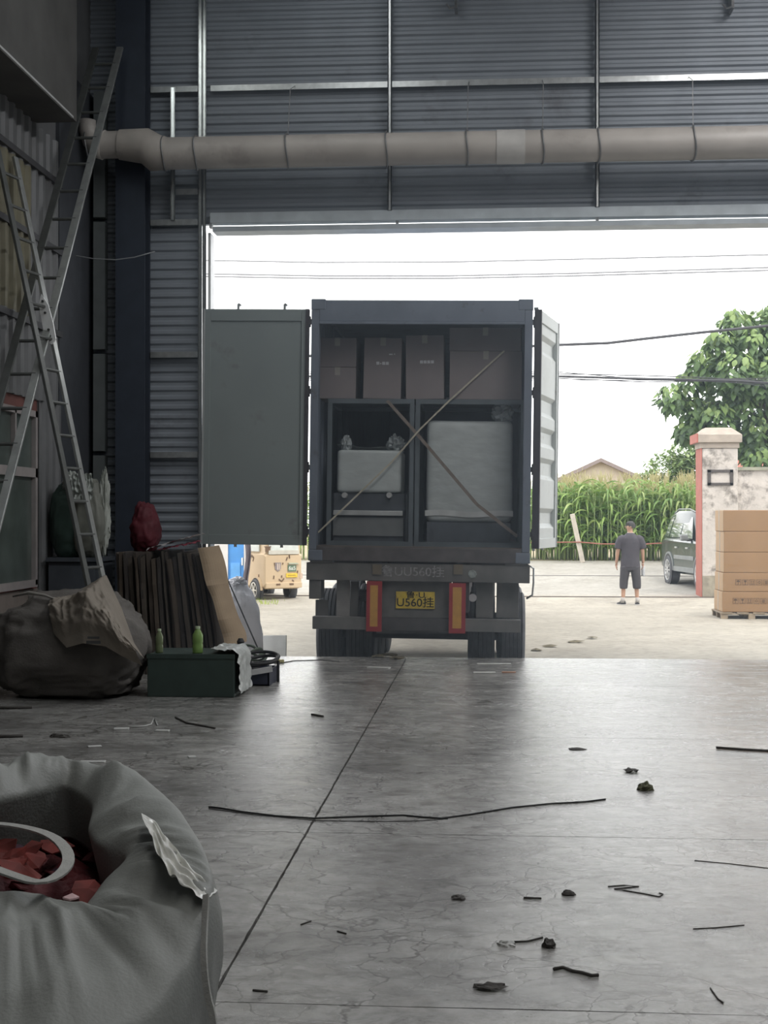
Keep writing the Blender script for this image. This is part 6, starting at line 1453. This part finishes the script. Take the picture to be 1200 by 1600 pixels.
m_skin = M('skin', (0.42, 0.25, 0.17), 0.6, var=0.06); m_shirt = M('black_shirt', (0.055, 0.05, 0.06), 0.85, var=0.15, scale=8); m_short = M('black_shorts', (0.05, 0.046, 0.052), 0.85, var=0.15, scale=8)
# skin: trunk, neck, head, arms, legs as one figure
V = [(0, 0, 0.95), (0, 0.01, 1.12), (0, 0.0, 1.28), (0, -0.01, 1.42), (0, 0.0, 1.50), (-0.005, 0.01, 1.56),      # 0-5 pelvis..neck
     (-0.01, 0.02, 1.60), (-0.015, 0.025, 1.66), (-0.012, 0.02, 1.71),                                              # 6-8 head
     (-0.12, 0, 1.42), (-0.205, 0.0, 1.39), (-0.255, -0.005, 1.16), (-0.285, 0.03, 0.92), (-0.29, 0.045, 0.87),     # 9-13 left arm
     (0.12, 0, 1.42), (0.205, 0.0, 1.39), (0.25, -0.01, 1.16), (0.27, 0.05, 0.93), (0.272, 0.065, 0.88),            # 14-18 right arm
     (-0.095, 0, 0.90), (-0.14, 0.015, 0.50), (-0.155, -0.02, 0.12), (0.095, 0, 0.90), (0.125, 0.02, 0.50), (0.14, -0.01, 0.12)]
E = [(0, 1), (1, 2), (2, 3), (3, 4), (4, 5), (5, 6), (6, 7), (7, 8), (3, 9), (9, 10), (10, 11), (11, 12), (12, 13), (3, 14), (14, 15), (15, 16), (16, 17), (17, 18), (0, 19), (19, 20), (20, 21), (0, 22), (22, 23), (23, 24)]
Rr = [(0.13, 0.09), (0.12, 0.09), (0.13, 0.09), (0.10, 0.07), (0.07, 0.065), (0.058, 0.058), (0.07, 0.08), (0.083, 0.098), (0.06, 0.07),
      (0.05, 0.05), (0.052, 0.052), (0.045, 0.045), (0.032, 0.032), (0.028, 0.03), (0.05, 0.05), (0.052, 0.052), (0.045, 0.045), (0.032, 0.032), (0.028, 0.03),
      (0.09, 0.09), (0.058, 0.06), (0.038, 0.04), (0.09, 0.09), (0.058, 0.06), (0.038, 0.04)]
body = skin_mesh('body', V, E, Rr, 0, m_skin, man)
def hand(cx, cy, cz, sx, curl):
    """palm with five bent fingers hanging down; returns a mesh part"""
    vs = [(cx, cy, cz)]; es = []; rd = [0.027]
    vs.append((cx, cy + 0.005, cz - 0.05)); es.append((0, 1)); rd.append(0.03)
    for k_, (dy, L_) in enumerate(((-0.028, 0.062), (-0.009, 0.072), (0.010, 0.068), (0.028, 0.055))):
        i = len(vs); b0 = (cx, cy + dy, cz - 0.07)
        vs += [b0, (cx - sx * curl * 0.35, cy + dy, cz - 0.07 - L_ * 0.5), (cx - sx * curl, cy + dy, cz - 0.07 - L_ * (1 - curl * 8 * 0.5))]; rd += [0.0095, 0.009, 0.0075]
        es += [(1, i), (i, i + 1), (i + 1, i + 2)]
    i = len(vs); vs += [(cx - sx * 0.012, cy + 0.035, cz - 0.035), (cx - sx * 0.02, cy + 0.05, cz - 0.07), (cx - sx * 0.024, cy + 0.048, cz - 0.095)]; rd += [0.012, 0.010, 0.008]
    es += [(0, i), (i, i + 1), (i + 1, i + 2)]
    return vs, es, rd
for nm_, args in (('hand', (-0.291, 0.05, 0.87, -1, 0.03)), ('hand', (0.273, 0.07, 0.88, 1, 0.045))):
    vs, es, rd = hand(*args); skin_mesh(nm_, vs, es, rd, 0, m_skin, man, 1)
def fused(name, mb, mat, voxel=0.012, smooth=6):
    me = mb.mesh(name, mat); o_ = bpy.data.objects.new(name, me); COL.objects.link(o_)
    r_m = o_.modifiers.new('remesh', 'REMESH'); r_m.mode = 'VOXEL'; r_m.voxel_size = voxel; r_m.use_smooth_shade = True
    s_m = o_.modifiers.new('smooth', 'SMOOTH'); s_m.iterations = smooth; s_m.factor = 0.5
    dg = bpy.context.evaluated_depsgraph_get(); nm = bpy.data.meshes.new_from_object(o_.evaluated_get(dg))
    COL.objects.unlink(o_); bpy.data.objects.remove(o_)
    nm.materials.clear(); nm.materials.append(mat)
    for p_ in nm.polygons: p_.use_smooth = True
    q_ = bpy.data.objects.new(name, nm); COL.objects.link(q_); q_.parent = man; BASE[q_.name] = (0, 0, 0)
    return q_
def rings(mb, rows, n_=24, fold=0.0, seed=0):
    """rows: (cx, cy, z, rx, ry)"""
    vs = []
    for cx_, cy_, z_, rx, ry in rows:
        for k_ in range(n_):
            q_ = 2 * math.pi * k_ / n_; f_ = 1 + fold * nz((math.cos(q_) * 2, math.sin(q_) * 2, z_ * 5), 1.6, seed)
            vs.append((cx_ + rx * math.cos(q_) * f_, cy_ + ry * math.sin(q_) * f_, z_))
    fs = [tuple(range(n_ - 1, -1, -1)), tuple(range((len(rows) - 1) * n_, len(rows) * n_))]
    for i in range(len(rows) - 1):
        for k_ in range(n_): fs.append((i * n_ + k_, i * n_ + (k_ + 1) % n_, (i + 1) * n_ + (k_ + 1) % n_, (i + 1) * n_ + k_))
    return mb.add(vs, fs)
sh_ = rings(MB(), [(0, 0, 0.80, 0.205, 0.145), (0, 0, 0.90, 0.20, 0.145), (0, 0, 1.05, 0.19, 0.14), (0, 0, 1.2, 0.20, 0.14), (0, -0.005, 1.33, 0.215, 0.14), (0, -0.005, 1.41, 0.205, 0.125), (0, 0, 1.46, 0.16, 0.105), (0, 0, 1.505, 0.09, 0.08), (0, 0.003, 1.53, 0.07, 0.07)], fold=0.05, seed=3)
for sx in (-1, 1): sh_.tube([(sx * 0.13, 0, 1.415), (sx * 0.205, 0, 1.385), (sx * 0.245, -0.002, 1.30), (sx * 0.262, -0.004, 1.19)], [0.085, 0.085, 0.078, 0.076], 16)
fused('shirt', sh_, m_shirt)
st_ = rings(MB(), [(0, 0, 0.98, 0.18, 0.13), (0, 0, 0.86, 0.195, 0.14), (0, 0, 0.78, 0.20, 0.14), (0, 0, 0.74, 0.19, 0.13)], fold=0.03, seed=5)
for cx_, sx in ((-0.105, -1), (0.1, 1)): rings(st_, [(cx_, 0, 0.82, 0.105, 0.13), (cx_ + sx * 0.012, 0, 0.68, 0.10, 0.12), (cx_ + sx * 0.03, 0.008, 0.52, 0.092, 0.105), (cx_ + sx * 0.036, 0.01, 0.42, 0.088, 0.098), (cx_ + sx * 0.036, 0.008, 0.35, 0.08, 0.088)], fold=0.06, seed=7 + sx)
fused('shorts', st_, m_short)
# head details: the face looks to the left (-x) and slightly away
m_hair = M('dark_hair', (0.04, 0.038, 0.036), 0.85, var=0.3, scale=40)
hd = MB()
def hair(u, v):
    th = 2 * math.pi * v; ph = math.pi * 0.5 * (1 - u * 1.18)
    q_ = Vector((math.cos(ph) * math.cos(th), math.cos(ph) * math.sin(th), math.sin(ph)))
    k_ = 1.0 if q_.x > -0.35 or q_.z > 0.45 else 0.84
    return (0.004 + q_.x * 0.106 * k_, 0.018 + q_.y * 0.092 * k_, 1.676 + q_.z * (0.10 if q_.z > 0 else 0.17 if q_.x > 0.1 else 0.07))
hd.grid(hair, 14, 24, wrap_v=True).build('hair', m_hair, man, smooth=True)
MB().add([(-0.098, 0.035, 1.675), (-0.122, 0.042, 1.645), (-0.098, 0.055, 1.64), (-0.098, 0.028, 1.64)], [(0, 1, 2), (0, 3, 1), (1, 3, 2), (0, 2, 3)]).build('nose', m_skin, man)
for y_ in (0.0, 0.075): MB().lathe([(0, 0), (0.008, 0.002), (0.009, 0.006), (0, 0.01)], (-0.1, y_, 1.675), 'X', 8).build('eye', M('eye_dark', (0.02, 0.02, 0.02), 0.3), man)
MB().bx(-0.102, -0.094, 0.02, 0.06, 1.610, 1.617).build('mouth', M('lips', (0.25, 0.1, 0.08), 0.6), man)
MB().lathe([(0, -0.008), (0.018, -0.006), (0.022, 0.0), (0.018, 0.006), (0, 0.008)], (0.002, -0.065, 1.655), 'Y', 10).build('ear', m_skin, man)
MB().tube([(0.062 * math.cos(q_), 0.005 + 0.062 * math.sin(q_), 1.528 + 0.006 * math.sin(q_)) for q_ in [2 * math.pi * k_ / 18 for k_ in range(18)]], 0.007, 6, closed=True).build('collar', M('collar_pale', (0.55, 0.52, 0.5), 0.7), man, smooth=True)
m_shoe = M('shoe_black', (0.03, 0.03, 0.032), 0.6); m_sole = M('shoe_sole', (0.55, 0.54, 0.52), 0.6); m_sock = M('sock_grey', (0.42, 0.4, 0.38), 0.8)
def shoe(cx, cy, ang):
    Rz = Matrix.Rotation(ang, 3, 'Z')
    def fn(u, v):
        th = 2 * math.pi * v; ph = math.pi * 0.5 * u
        L0 = 0.15 if math.sin(th) > 0 else 0.085
        z_ = 0.02 + (0.10 if math.sin(th) < 0.3 else 0.055) * math.sin(ph)
        p_ = Rz @ Vector((0.05 * math.cos(th) * math.cos(ph) ** 0.6, L0 * math.sin(th) * math.cos(ph) ** 0.6, 0)); return (cx + p_.x, cy + p_.y, z_)
    so_ = MB().grid(fn, 8, 24, wrap_v=True).build('shoe', m_shoe, man, smooth=True)
    pts = [Rz @ Vector((0.055 * math.cos(q_), (0.155 if math.sin(q_) > 0 else 0.09) * math.sin(q_), 0)) for q_ in [2 * math.pi * k_ / 20 for k_ in range(20)]]
    MB().prism([(cx + p_.x, cy + p_.y) for p_ in pts], 0.0, 0.028, 'Z').build('sole', m_sole, so_)
    MB().cyl((cx, cy - 0.03, 0.06), (cx, cy - 0.035, 0.17), 0.045, 0.043, 14).build('sock', m_sock, man, smooth=True)
shoe(-0.165, 0.0, 0.85); shoe(0.142, 0.0, -0.05)
p = (pm.x + 0.272, pm.y + 0.075)
z0 = ZY + 0.62
t = thing('drink_bottle', (p[0], p[1], z0), 'pale drink bottle hanging from the person\'s right hand', 'bottle')
MB().lathe([(0, 0), (0.036, 0), (0.038, 0.01), (0.038, 0.18), (0.03, 0.205), (0.018, 0.215)], (p[0], p[1], z0), 'Z', 16).build('bottle_body', M('bottle_pale', (0.55, 0.57, 0.60), 0.3, trans=0.3), t, smooth=True)
MB().lathe([(0.02, 0.21), (0.022, 0.235), (0, 0.24)], (p[0], p[1], z0), 'Z', 12).build('cap', M('bottle_cap', (0.25, 0.12, 0.08), 0.5), t)

# ------------------------------------------------------------------ haze volume added in the doorway to imitate lens glare
hz_m = bpy.data.materials.new('glare_haze'); hz_m.use_nodes = True
nt = hz_m.node_tree; nt.nodes.remove(nt.nodes['Principled BSDF'])
vs_n = nt.nodes.new('ShaderNodeVolumeScatter'); vs_n.inputs['Color'].default_value = (0.72, 0.85, 1.0, 1); vs_n.inputs['Density'].default_value = 0.045; vs_n.inputs['Anisotropy'].default_value = 0.15
nt.links.new(vs_n.outputs[0], nt.nodes['Material Output'].inputs['Volume'])
solo('glare_haze', MB().bx(-3.05, 4.6, 12.6, 15.3, 0.02, 7.9), hz_m, (0.8, 14, 0.02), 'faint bluish haze added in the doorway to imitate lens glare', 'haze', kind='stuff')
S.cycles.volume_bounces = 0
hz_m.cycles.homogeneous_volume = True
